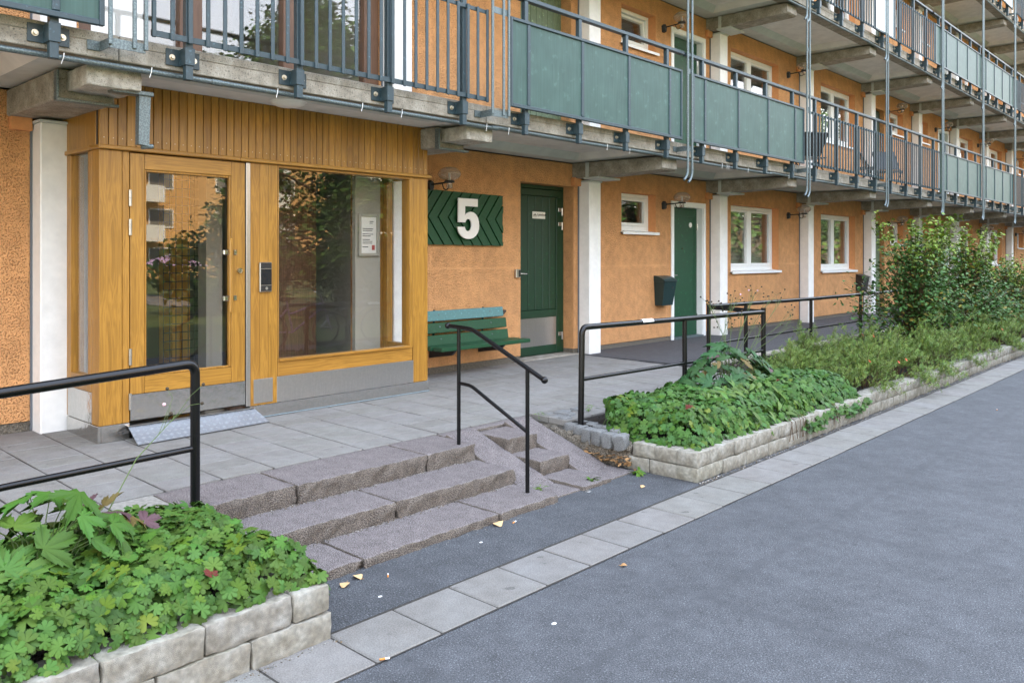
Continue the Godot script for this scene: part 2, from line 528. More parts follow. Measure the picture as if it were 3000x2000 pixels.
func _ready() -> void:
	rng.seed = 20
	# camera: level, looking along the house front; the lens is shifted down
	var cam := Camera3D.new()
	cam.name = "camera"
	cam.projection = Camera3D.PROJECTION_FRUSTUM
	cam.near = 0.05
	cam.far = 400.0
	cam.keep_aspect = Camera3D.KEEP_HEIGHT
	cam.size = 2000.0 / 2410.0 * cam.near
	cam.frustum_offset = Vector2(0.0, -250.0 / 2410.0 * cam.near)
	cam.position = Vector3(0, EYE, 0)
	cam.rotation_degrees = Vector3(0, -47.16, 0)
	add_child(cam)
	cam.make_current()
	var env := Environment.new()
	env.background_mode = Environment.BG_SKY
	var sky := Sky.new()
	var sm := ProceduralSkyMaterial.new()
	sm.sky_top_color = Color(0.69, 0.735, 0.815)
	sm.sky_horizon_color = Color(0.80, 0.775, 0.725)
	sm.sky_curve = 0.18
	sm.ground_bottom_color = Color(0.30, 0.30, 0.28)
	sm.ground_horizon_color = Color(0.70, 0.72, 0.72)
	sm.energy_multiplier = 1.6
	sky.sky_material = sm
	env.sky = sky
	env.tonemap_mode = Environment.TONE_MAPPER_LINEAR
	env.tonemap_exposure = 5.75
	env.sdfgi_enabled = true
	env.ssao_enabled = true
	env.ssil_enabled = true
	var we := WorldEnvironment.new()
	we.name = "sky"
	we.environment = env
	add_child(we)
	# late sun behind the house: the whole front lies in its shade
	var sun := DirectionalLight3D.new()
	sun.name = "sun"
	sun.light_energy = 1.5
	sun.light_color = Color(1.0, 0.90, 0.74)
	sun.light_angular_distance = 0.5
	sun.shadow_enabled = true
	add_child(sun)
	sun.look_at_from_position(Vector3.ZERO, Vector3(0.30, -0.72, 0.76), Vector3.UP)
	materials()
	ground()
	building()
	porch()
	stairs()
	planters()
	galleries()
	front_things()
	handrails()
	plants()
	litter()
	grit()
	across_the_road()

# ------------------------------------------------------------------ ground
func sheet(lo: Vector2, hi: Vector2, y: float) -> ArrayMesh:
	var m := MB.new()
	m.face([Vector3(lo.x, y, lo.y), Vector3(hi.x, y, lo.y), Vector3(hi.x, y, hi.y), Vector3(lo.x, y, hi.y)], Vector3.UP)
	return m.done()

func ground() -> void:
	structure("lawn", sheet(Vector2(-150, -150), Vector2(200, 200), -0.345), M.lawn)
	structure("road", sheet(Vector2(-60, -4.7), Vector2(120, 0.9), ROAD), M.asphalt)
	structure("apron", sheet(Vector2(1.8, -4.62), Vector2(5.3, -2.915), ROAD + 0.003), M.apron)
	structure("garden_path", sheet(Vector2(12, 14), Vector2(15, 44), -0.335), M.paver)
	# row of concrete slabs beside the road
	var strip := place("paving_strip")
	var vars := []
	for k in 6:
		var m := MB.new()
		m.col = tint(0.97, 0.05)
		m.box(Vector3(-0.169, -0.05, -0.166), Vector3(0.169, 0.0, 0.166), 0.006)
		vars.append(m.done())
	part("sand_bed", sheet(Vector2(-3.0, -2.935), Vector2(32.0, -2.575), ROAD + 0.004), M.sand, strip)
	for k in range(-14, 84):
		var o := part("paving_slab", vars[rng.randi() % 6], M.strip, strip, Vector3(2.35 + 0.345 * (k + 0.5), ROAD + 0.0085 + rr(-0.0015, 0.0015), -2.748 + rr(-0.003, 0.003)))
		o.rotation.y = rr(-0.006, 0.006)
	# terrace in front of the house: rows of slabs on a slight fall
	var ter := place("terrace_paving")
	ter.position = Vector3(0, 0, ZW)
	ter.rotation.x = 0.012
	var bed := MB.new()
	bed.box(Vector3(-8, -0.3, -0.3), Vector3(8.6, -0.010, 2.23))
	bed.box(Vector3(5.2, -0.3, 2.2305), Vector3(8.6, -0.010, 2.60))
	bed.box(Vector3(-8, -0.3, 2.2305), Vector3(2.0, -0.010, 2.60))
	part("sand_bed", bed.done(), M.pale_sand, ter)
	var dj := MB.new()
	for c in range(-6, 18):
		var jx := 2.765 + 0.345 * c
		dj.face([Vector3(jx - 0.006, -0.0045, 0.0), Vector3(jx + 0.006, -0.0045, 0.0), Vector3(jx + 0.006, -0.0045, 2.23 if jx > 2.0 and jx < 5.2 else 2.60), Vector3(jx - 0.006, -0.0045, 2.23 if jx > 2.0 and jx < 5.2 else 2.60)], Vector3.UP)
	part("dark_joints", dj.done(), M.sand, ter).set_meta("kind", "stuff")
	vars.clear()
	for k in 8:
		var m := MB.new()
		m.col = tint(0.97, 0.07)
		m.box(Vector3(-0.1672, -0.05, -0.0972), Vector3(0.1672, 0.0, 0.0972), 0.003)
		vars.append(m.done())
	for r in 13:
		for c in range(-6, 17):
			var x := 2.765 + 0.345 * (c + 0.5)
			var z := 2.23 - 0.2 * (r - 2 + 0.5)
			if r < 2 and x > 1.9 and x < 5.3: continue
			if z < 0.09: continue
			if x > 2.4 and x < 5.2 and z < 0.62: continue
			var o := part("paving_slab", vars[rng.randi() % 8], M.paver, ter, Vector3(x, rr(-0.002, 0.002), z))
			o.rotation = Vector3(rr(-0.004, 0.004), rr(-0.003, 0.003), rr(-0.004, 0.004))
	# asphalt walkway along the doors, with a low concrete edge towards the beds
	var wk := MB.new()
	wk.box(Vector3(8.602, -0.3, ZW - 0.2), Vector3(60, 0.004, -4.96))
	structure("walkway", wk.done(), M.asphalt_old)
	var kerb := place("walkway_kerb")
	for k in 26:
		bp("kerb_stone", Vector3(8.62 + k, -0.25, -4.958), Vector3(9.612 + k, 0.035 + rr(-0.004, 0.004), -4.86), M.concrete, kerb, 0.012)

# ------------------------------------------------------------------ the house
# openings per bay: kind, x0, x1, y0, y1 above that storey's floor
const OPEN := [
	["small", 9.66, 10.55, 1.64, 2.22], ["flat_door", 10.97, 12.01, 0.0, 2.155],
	["double", 12.88, 14.74, 1.02, 2.19], ["double", 16.70, 18.58, 0.98, 2.18],
	["pale_door", 19.50, 20.45, 0.0, 2.07], ["small", 20.86, 21.80, 1.58, 2.15],
	["small", 22.95, 23.84, 1.60, 2.18], ["flat_door", 24.71, 25.72, 0.0, 2.155],
	["double", 26.45, 28.30, 1.00, 2.18], ["double", 30.05, 32.0, 1.00, 2.18],
	["pale_door", 32.95, 33.9, 0.0, 2.07], ["small", 34.3, 35.2, 1.58, 2.15],
	["small", 36.5, 37.4, 1.60, 2.18], ["flat_door", 38.1, 39.1, 0.0, 2.155]]

func openings(level: int) -> Array:
	var o := OPEN.duplicate()
	if level == 0:
		o.push_front(["board_door", 7.52, 8.57, 0.0, 2.223])
		o.push_front(["porch", 2.38, 5.16, 0.0, 2.30])
	else:
		o.push_front(["pale_boards", 7.52, 8.52, 0.0, 2.25])
		o.push_front(["stair_glass" if level == 1 else "double", 2.40 if level == 1 else 3.2, 5.345 if level == 1 else 5.0, 0.02 if level == 1 else 1.0, 2.30 if level == 1 else 2.18])
	return o

func building() -> void:
	var b := thing("apartment_building", "long three storey orange rendered apartment house with concrete access galleries", "building")
	for l in 4:
		var y0: float = FLOORS[l]
		var y1: float = FLOORS[l + 1] - 0.17
		var w := MB.new()
		var x := -6.0
		var ops := openings(l)
		for o in ops:
			w.box(Vector3(x, y0 + (0.0 if l else 0.07), ZW - 0.26), Vector3(o[1], y1, ZW))
			if o[3] > 0.1: w.box(Vector3(o[1], y0 + (0.0 if l else 0.07), ZW - 0.26), Vector3(o[2], y0 + o[3], ZW))
			w.box(Vector3(o[1], y0 + o[4], ZW - 0.26), Vector3(o[2], y1, ZW))
			x = o[2]
		w.box(Vector3(x, y0 + (0.0 if l else 0.07), ZW - 0.26), Vector3(42, y1, ZW))
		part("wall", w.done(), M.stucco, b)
		for o in ops:
			opening(b, o, y0, l)
	# rough concrete showing along the foot of the wall
	var pl := MB.new()
	var px := -6.0
	for o in openings(0):
		if o[3] > 0.1: continue
		pl.box(Vector3(px, -0.1, ZW - 0.25), Vector3(o[1], 0.07, ZW - 0.012))
		px = o[2]
	pl.box(Vector3(px, -0.1, ZW - 0.25), Vector3(42, 0.07, ZW - 0.012))
	part("plinth", pl.done(), M.plinth, b)
	# gallery slabs, one length per bay, with coffered undersides
	for l in range(1, 4):
		var fb: float = FLOORS[l]
		for i in COLS.size() - 1:
			var xa: float = COLS[i] + 0.05
			var xb: float = COLS[i + 1] + 0.05
			var m := MB.new()
			m.box(Vector3(xa + 0.003, fb - 0.06, -10.0), Vector3(xb - 0.003, fb, ZS), 0.004)
			m.box(Vector3(xa + 0.003, fb - 0.16, -5.60), Vector3(xb - 0.003, fb - 0.0605, ZS - 0.0005), 0.005)
			part("gallery_slab", m.done(), M.concrete, b)
			var s := MB.new()
			var e := MB.new()
			var ya := fb - 0.155
			var yb := fb - 0.075
			var h0 := Vector2(xa + 0.33, ZW + 0.24)
			var h1 := Vector2(xb - 0.37, -5.66)
			var u0 := h0 + Vector2(0.09, 0.10)
			var u1 := h1 - Vector2(0.09, 0.06)
			s.face([Vector3(u0.x, yb, u0.y), Vector3(u1.x, yb, u0.y), Vector3(u1.x, yb, u1.y), Vector3(u0.x, yb, u1.y)], Vector3.DOWN)
			s.face([Vector3(h0.x, ya, h1.y), Vector3(h1.x, ya, h1.y), Vector3(u1.x, yb, u1.y), Vector3(u0.x, yb, u1.y)], Vector3(0, -1, -1))
			s.face([Vector3(h0.x, ya, h0.y), Vector3(h0.x, ya, h1.y), Vector3(u0.x, yb, u1.y), Vector3(u0.x, yb, u0.y)], Vector3(1, -1, 0))
			s.face([Vector3(h1.x, ya, h0.y), Vector3(h1.x, ya, h1.y), Vector3(u1.x, yb, u1.y), Vector3(u1.x, yb, u0.y)], Vector3(-1, -1, 0))
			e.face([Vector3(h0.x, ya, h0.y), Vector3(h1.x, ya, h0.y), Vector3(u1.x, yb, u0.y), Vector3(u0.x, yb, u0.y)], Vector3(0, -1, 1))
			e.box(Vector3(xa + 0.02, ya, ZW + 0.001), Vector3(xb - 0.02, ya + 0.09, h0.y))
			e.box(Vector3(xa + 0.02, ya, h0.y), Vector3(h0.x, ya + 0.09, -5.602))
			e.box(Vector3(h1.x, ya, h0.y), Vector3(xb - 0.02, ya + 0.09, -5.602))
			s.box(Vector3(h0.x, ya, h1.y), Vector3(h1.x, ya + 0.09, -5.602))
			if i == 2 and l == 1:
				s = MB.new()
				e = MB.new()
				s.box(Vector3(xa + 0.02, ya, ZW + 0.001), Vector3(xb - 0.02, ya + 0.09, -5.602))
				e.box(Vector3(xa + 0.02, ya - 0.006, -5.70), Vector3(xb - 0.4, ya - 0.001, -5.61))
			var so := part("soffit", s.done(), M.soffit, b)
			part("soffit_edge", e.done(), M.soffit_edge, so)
	# columns and the brackets that carry the galleries
	for l in 4:
		var fb: float = FLOORS[l]
		var top: float = FLOORS[l + 1]
		for i in COLS.size():
			var c: float = COLS[i]
			var cm := MB.new()
			cm.box(Vector3(c, fb - 0.02, ZW + 0.001), Vector3(c + 0.25, top - 0.405, -6.64), 0.008)
			var co := part("column", cm.done(), M.column_paint, b)
			bp("column_cap", Vector3(c - 0.012, top - 0.405, ZW + 0.001), Vector3(c + 0.262, top - 0.386, -6.625), M.soffit_edge, co, 0.003)
			bp("sealant", Vector3(c - 0.014, fb + 0.0, ZW + 0.0015), Vector3(c - 0.0005, top - 0.41, ZW + 0.018), M.sealant, co)
			if l == 3: continue
			bp("junction_box", Vector3(c - 0.155, top - 0.46, ZW + 0.001), Vector3(c - 0.012, top - 0.35, ZW + 0.06), M.stucco_smooth, b, 0.004)
			var bm := MB.new()
			var old: bool = i == 2 or i == 3
			if old:
				bm.box(Vector3(c - 0.17, top - 0.365, ZW + 0.001), Vector3(c + 0.20, top - 0.17, -5.80), 0.012)
			else:
				var prof := [Vector2(ZW + 0.001, top - 0.36), Vector2(-6.5, top - 0.36), Vector2(-5.47, top - 0.335), Vector2(-5.44, top - 0.315), Vector2(-5.44, top - 0.185), Vector2(ZW + 0.001, top - 0.165)]
				var pa := []
				var pb := []
				for p in prof:
					pa.append(Vector3(c - 0.13, p.y, p.x))
					pb.append(Vector3(c + 0.20, p.y, p.x))
				bm.loft(pa, pb)
			var be := part("bracket_beam", bm.done(), M.concrete, b)
			if old:
				part("beam_end", stone(Vector3(0.34, 0.13, 0.36), 0.012, 0.004, 0.006, 40 + i + l, 0.04), M.concrete_end, be, Vector3(c + 0.06, top - 0.25, -5.62))
				var an := MB.new()
				an.box(Vector3(c - 0.185, top - 0.385, -5.80), Vector3(c + 0.205, top - 0.367, -5.74), 0.002)
				an.box(Vector3(c - 0.185, top - 0.3665, -5.80), Vector3(c - 0.171, top - 0.19, -5.74), 0.002)
				part("angle_iron", an.done(), M.galvanised, be)
			else:
				var st := MB.new()
				st.box(Vector3(c - 0.145, top - 0.36, -6.60), Vector3(c - 0.131, top - 0.17, -6.55), 0.002)
				st.box(Vector3(c - 0.145, top - 0.385, -6.63), Vector3(c + 0.33, top - 0.3605, -6.38), 0.003)
				part("steel_plate", st.done(), M.soffit_edge, be)
	# body of the house behind the rooms, ends and roof
	bp("rear_block", Vector3(-6.0, -0.2, -19.0), Vector3(42, 10.65, -10.0), M.room_wall, b)
	bp("end_wall", Vector3(-6.3, -0.2, -19.0), Vector3(-6.0, 10.65, ZW - 0.001), M.stucco, b)
	bp("end_wall", Vector3(42.0, -0.2, -19.0), Vector3(42.3, 10.65, ZW - 0.001), M.stucco, b)
	bp("roof", Vector3(-6.8, 10.66, -19.6), Vector3(42.8, 10.95, -5.1), M.soffit_edge, b, 0.02)
	bp("ground_slab", Vector3(-6.0, -0.3, -10.0), Vector3(42, -0.02, ZW - 0.262), M.hall_floor, b)
	# dark partition walls between the rooms
	for l in 4:
		for x in [-3.0, 2.2, 5.4, 6.2, 9.1, 12.45, 15.8, 19.2, 22.6, 26.0, 29.3, 32.7, 36.0, 39.4]:
			bp("partition", Vector3(x, FLOORS[l] - 0.018 if l == 0 else FLOORS[l] + 0.001, -9.99), Vector3(x + 0.1, FLOORS[l + 1] - 0.17, ZW - 0.262), M.room_wall, b)

func ring(m: MB, x0: float, x1: float, y0: float, y1: float, z0: float, z1: float, t: float, tb := -1.0, bev := 0.004) -> void:
	if tb < 0.0: tb = t
	m.box(Vector3(x0, y0, z0), Vector3(x0 + t, y1, z1), bev)
	m.box(Vector3(x1 - t, y0, z0), Vector3(x1, y1, z1), bev)
	m.box(Vector3(x0 + t, y1 - t, z0), Vector3(x1 - t, y1, z1), bev)
	m.box(Vector3(x0 + t, y0, z0), Vector3(x1 - t, y0 + tb, z1), bev)

func opening(b: Node3D, o: Array, fl: float, level: int) -> void:
	var x0: float = o[1]
	var x1: float = o[2]
	var y0: float = fl + o[3]
	var y1: float = fl + o[4]
	var zf := ZW - 0.13          # face of frames
	match o[0]:
		"small", "double":
			var fr := MB.new()
			ring(fr, x0 + 0.004, x1 - 0.004, y0 + 0.03, y1 - 0.004, zf - 0.07, zf, 0.055, 0.075)
			var mids := [x0 + 0.06]
			if o[0] == "double":
				var xm := (x0 + x1) * 0.5
				fr.box(Vector3(xm - 0.035, y0 + 0.105, zf - 0.069), Vector3(xm + 0.035, y1 - 0.06, zf - 0.001), 0.004)
			var wi := part("window", fr.done(), M.white_paint, b)
			var rv := MB.new()
			rv.box(Vector3(x1 - 0.004, y0, zf - 0.07), Vector3(x1 - 0.0005, y1, ZW - 0.002))
			rv.box(Vector3(x0, y1 - 0.004, zf - 0.07), Vector3(x1 - 0.0045, y1 - 0.0005, ZW - 0.002))
			rv.box(Vector3(x0 + 0.0005, y0, zf - 0.07), Vector3(x0 + 0.004, y1 - 0.0045, ZW - 0.002))
			part("reveal", rv.done(), M.stucco_smooth, wi)
			var si := MB.new()
			si.loft([Vector3(x0 - 0.02, y0 + 0.035, zf), Vector3(x0 - 0.02, y0 + 0.012, ZW + 0.05), Vector3(x0 - 0.02, y0 - 0.025, ZW + 0.05), Vector3(x0 - 0.02, y0 - 0.025, ZW + 0.04), Vector3(x0 - 0.02, y0 + 0.0, ZW + 0.038), Vector3(x0 - 0.02, y0 + 0.02, zf)],
				[Vector3(x1 + 0.03, y0 + 0.035, zf), Vector3(x1 + 0.03, y0 + 0.012, ZW + 0.05), Vector3(x1 + 0.03, y0 - 0.025, ZW + 0.05), Vector3(x1 + 0.03, y0 - 0.025, ZW + 0.04), Vector3(x1 + 0.03, y0 + 0.0, ZW + 0.038), Vector3(x1 + 0.03, y0 + 0.02, zf)])
			part("sill", si.done(), M.white_paint, wi)
			var halves := [[x0 + 0.06, x1 - 0.06]]
			if o[0] == "double": halves = [[x0 + 0.06, (x0 + x1) * 0.5 - 0.036], [(x0 + x1) * 0.5 + 0.036, x1 - 0.06]]
			for h in halves:
				var tilted: bool = level == 1 and o[0] == "small" and x0 < 10.0
				var s := MB.new()
				var a := Vector3(h[0], y0 + 0.107, 0)
				ring(s, 0, h[1] - h[0], 0, y1 - 0.062 - a.y, -0.05, 0.004, 0.045)
				var sa := part("sash", s.done(), M.white_paint, wi, Vector3(a.x, a.y, zf - 0.005))
				for dz in [0.031, 0.048]:
					var pm := MB.new()
					pm.box(Vector3(0.044, 0.044, 0.001 - dz), Vector3(h[1] - h[0] - 0.044, y1 - 0.106 - a.y, 0.005 - dz))
					var po := part("pane", pm.done(), M.glass, wi, Vector3(a.x, a.y, zf - 0.005))
					if tilted: po.rotation.x = -0.10
				if tilted: sa.rotation.x = -0.10
			if o[0] == "double":
				var bl := MB.new()
				var y := y0 + 0.10
				var full: bool = x0 < 14.0
				var lowest := y0 + (0.1 if (full and level == 0) else 0.55)
				y = lowest
				while y < y1 - 0.02:
					bl.loft([Vector3(x0 + 0.06, y, zf - 0.16), Vector3(x0 + 0.06, y + 0.012, zf - 0.185), Vector3(x0 + 0.06, y + 0.0135, zf - 0.185), Vector3(x0 + 0.06, y + 0.0015, zf - 0.16)],
						[Vector3(x1 - 0.06, y, zf - 0.16), Vector3(x1 - 0.06, y + 0.012, zf - 0.185), Vector3(x1 - 0.06, y + 0.0135, zf - 0.185), Vector3(x1 - 0.06, y + 0.0015, zf - 0.16)])
					y += 0.024
				part("blind", bl.done(), M.blind, wi)
			else:
				bp("pane_backing", Vector3(x0 - 0.1, y0 - 0.1, zf - 0.75), Vector3(x1 + 0.1, y1 + 0.05, zf - 0.74), M.room_wall, wi)
		"flat_door":
			var zl := ZW - 0.10
			var lf := MB.new()
			lf.box(Vector3(x0 + 0.09, y0 + 0.03, zl - 0.045), Vector3(x1 - 0.09, y1 - 0.085, zl), 0.003)
			var d := part("door", lf.done(), M.lit_flat_green, b)
			# raised frame lines of the leaf
			var pn := MB.new()
			ring(pn, x0 + 0.13, x1 - 0.17, y0 + 0.22, y1 - 0.22, zl, zl + 0.006, 0.012, -1.0, 0.002)
			part("moulding", pn.done(), M.lit_flat_green, d)
			var fr := MB.new()
			fr.box(Vector3(x0, y0, ZW - 0.001), Vector3(x0 + 0.075, y1 - 0.075, ZW + 0.018), 0.003)
			fr.box(Vector3(x1 - 0.075, y0, ZW - 0.001), Vector3(x1, y1 - 0.075, ZW + 0.018), 0.003)
			fr.box(Vector3(x0, y1 - 0.0745, ZW - 0.001), Vector3(x1, y1, ZW + 0.018), 0.003)
			fr.box(Vector3(x0 + 0.06, y0, zl - 0.05), Vector3(x0 + 0.088, y1 - 0.06, ZW - 0.0015))
			fr.box(Vector3(x1 - 0.088, y0, zl - 0.05), Vector3(x1 - 0.06, y1 - 0.06, ZW - 0.0015))
			fr.box(Vector3(x0 + 0.0885, y1 - 0.084, zl - 0.05), Vector3(x1 - 0.0885, y1 - 0.06, ZW - 0.0015))
			part("door_frame", fr.done(), M.white_paint, d)
			bp("threshold", Vector3(x0 + 0.088, y0 - 0.01, zl - 0.06), Vector3(x1 - 0.088, y0 + 0.028, ZW + 0.03), M.galvanised, d, 0.004)
			var hd := MB.new()
			hd.tube(bent([Vector3(x0 + 0.15, y0 + 1.0, zl), Vector3(x0 + 0.15, y0 + 1.0, zl + 0.05), Vector3(x0 + 0.27, y0 + 1.0, zl + 0.05)], 0.012), 0.009, 8)
			part("door_handle", hd.done(), M.stainless, d)
			disc(d, "lock", Vector3(x0 + 0.15, y0 + 1.22, zl), 0.024, M.stainless)
			disc(d, "peephole", Vector3((x0 + x1) * 0.5 - 0.03, y0 + 1.42, zl), 0.012, M.stainless)
			if level == 0 and x0 < 12.0: disc(d, "name_disc", Vector3(x1 - 0.30, y0 + 1.80, zl), 0.04, M.white_text)
			for hy in [0.25, 1.72]:
				bp("hinge", Vector3(x1 - 0.10, y0 + hy, zl - 0.002), Vector3(x1 - 0.078, y0 + hy + 0.11, zl + 0.016), M.stainless, d, 0.004)
		"pale_door":
			var zl := ZW - 0.11
			bp("door_frame", Vector3(x0, y0, zl - 0.06), Vector3(x1, y1, zl - 0.01), M.door_green, b)
			bp("door", Vector3(x0 + 0.05, y0 + 0.03, zl - 0.009), Vector3(x1 - 0.05, y1 - 0.05, zl + 0.02), M.pale_green if level == 0 else M.door_green, b, 0.003)
		"board_door", "pale_boards":
			var zl := ZW - 0.17
			var mm: Material = M.door_green if o[0] == "board_door" else M.pale_green
			var fr := MB.new()
			ring(fr, x0, x1, y0 + 0.02, y1, zl - 0.05, zl - 0.004, 0.05, 0.02)
			var d := part("door", fr.done(), mm, b)
			var xs := x0 + 0.052
			var xe := x1 - 0.052
			var lo := y0 + 0.10
			var hi := y1 - 0.055
			if o[0] == "board_door":
				bp("top_rail", Vector3(xs, hi - 0.085, zl - 0.04), Vector3(xe, hi, zl), mm, d, 0.004)
				bp("lower_rail", Vector3(xs, 0.50, zl - 0.04), Vector3(xe - 0.1, 0.60, zl), mm, d, 0.004)
				bp("bottom_rail", Vector3(xs, 0.03, zl - 0.04), Vector3(xe - 0.1, 0.135, zl), mm, d, 0.004)
				bp("hinge_stile", Vector3(xe - 0.098, 0.03, zl - 0.04), Vector3(xe, hi - 0.087, zl), mm, d, 0.004)
				bp("kick_plate", Vector3(xs, 0.1352, zl - 0.03), Vector3(xe - 0.1, 0.4998, zl - 0.006), M.brushed, d, 0.001)
				var n := 6
				var w := (xe - 0.1 - xs) / n
				for k in n:
					bp("board", Vector3(xs + w * k + 0.004, 0.602, zl - 0.04), Vector3(xs + w * (k + 1) - 0.004, hi - 0.087, zl - 0.006), mm, d, 0.006)
				bp("backing", Vector3(xs, 0.03, zl - 0.06), Vector3(xe, hi, zl - 0.041), M.black_plastic, d)
				for hy in [0.24, 1.70, 1.89]:
					var hm := MB.new()
					hm.box(Vector3(xe - 0.07, hy, zl + 0.001), Vector3(xe + 0.02, hy + 0.05, zl + 0.012), 0.003)
					hm.tube([Vector3(xe + 0.005, hy - 0.05, zl + 0.012), Vector3(xe + 0.005, hy + 0.05, zl + 0.012)], 0.013, 10)
					part("hinge", hm.done(), M.brushed, d)
				var hd := MB.new()
				hd.tube(bent([Vector3(xs + 0.05, 1.08, zl), Vector3(xs + 0.05, 1.08, zl + 0.06), Vector3(xs + 0.19, 1.075, zl + 0.06)], 0.012), 0.009, 8)
				part("door_handle", hd.done(), M.stainless, d)
				bp("threshold", Vector3(x0, -0.05, ZW - 0.25), Vector3(x1 + 0.05, 0.012, ZW + 0.06), M.concrete, d, 0.006)
				var sg := bp("room_sign", Vector3(7.935, 1.785, zl - 0.004), Vector3(8.185, 1.875, zl + 0.004), M.paper, d, 0.002)
				words(sg, "Cykelrum", Vector3(8.022, 1.812, zl + 0.005), 0.030, M.black_print)
				var ic := MB.new()
				for cx in [7.962, 7.996]:
					for k in 14:
						var a0 := TAU * k / 14.0
						var a1 := TAU * (k + 1) / 14.0
						ic.tube([Vector3(cx + cos(a0) * 0.014, 1.823 + sin(a0) * 0.014, zl + 0.0055), Vector3(cx + cos(a1) * 0.014, 1.823 + sin(a1) * 0.014, zl + 0.0055)], 0.0018, 5)
				for q in [[7.962, 1.823, 7.974, 1.846], [7.974, 1.846, 7.990, 1.846], [7.990, 1.846, 7.996, 1.823], [7.974, 1.846, 7.981, 1.826], [7.981, 1.826, 7.990, 1.846]]:
					ic.tube([Vector3(q[0], q[1], zl + 0.0055), Vector3(q[2], q[3], zl + 0.0055)], 0.0018, 5)
				part("bicycle_mark", ic.done(), M.black_print, sg)
			else:
				var n := 8
				var w := (xe - xs) / n
				for k in n:
					bp("board", Vector3(xs + w * k + 0.002, y0 + 0.03, zl - 0.04), Vector3(xs + w * (k + 1) - 0.002, hi, zl - 0.006), mm, d, 0.006)
		"stair_glass":
			var zg := ZW - 0.02
			var fr := MB.new()
			for q in [[2.40, 2.50], [3.22, 3.42], [4.22, 4.38], [5.16, 5.343]]:
				fr.box(Vector3(q[0], y0, zg - 0.10), Vector3(q[1], y1, zg), 0.006)
			fr.box(Vector3(2.501, y0, zg - 0.10), Vector3(5.159, y0 + 0.03, zg - 0.03), 0.004)
			var wi := part("stair_window", fr.done(), M.brown_wood, b)
			for q in [[2.50, 3.22], [3.42, 4.22], [4.38, 5.16]]:
				for dz in [0.045, 0.065]:
					bp("pane", Vector3(q[0] - 0.01, y0 + 0.03, zg - dz - 0.005), Vector3(q[1] + 0.01, y1, zg - dz), M.glass, wi)
			bp("pane_backing", Vector3(2.50, y0, zg - 0.30), Vector3(3.02, y1, zg - 0.28), M.pane_backing, wi)  # white sheet standing in for the bright reflection in this pane

func disc(parent: Node3D, called: String, at: Vector3, r: float, m: Material, h := 0.012) -> void:
	var d := MB.new()
	d.tube([at, at + Vector3(0, 0, h)], r, 16)
	part(called, d.done(), m, parent)

func words(parent: Node3D, text: String, at: Vector3, size: float, m: Material) -> void:
	var t := TextMesh.new()
	var f := SystemFont.new()
	f.font_names = PackedStringArray(["Droid Sans"])
	f.font_weight = 700
	t.font = f
	t.text = text
	t.font_size = 32
	t.pixel_size = size / 24.0
	t.depth = 0.001
	t.horizontal_alignment = HORIZONTAL_ALIGNMENT_LEFT
	t.vertical_alignment = VERTICAL_ALIGNMENT_BOTTOM
	part("lettering", t, m, parent, at)

# ------------------------------------------------------------------ entrance porch
func oak(called: String, lo: Vector3, hi: Vector3, parent: Node3D, grain := 1, b := 0.003, t := 1.0) -> MeshInstance3D:
	var k := t * rr(0.93, 1.04)
	return bp(called, lo, hi, M.oak, parent, b, Color(k, k * rr(0.97, 1.0), k * rr(0.90, 1.02)), grain, Vector2(rr(0, 9), rr(0, 9)))

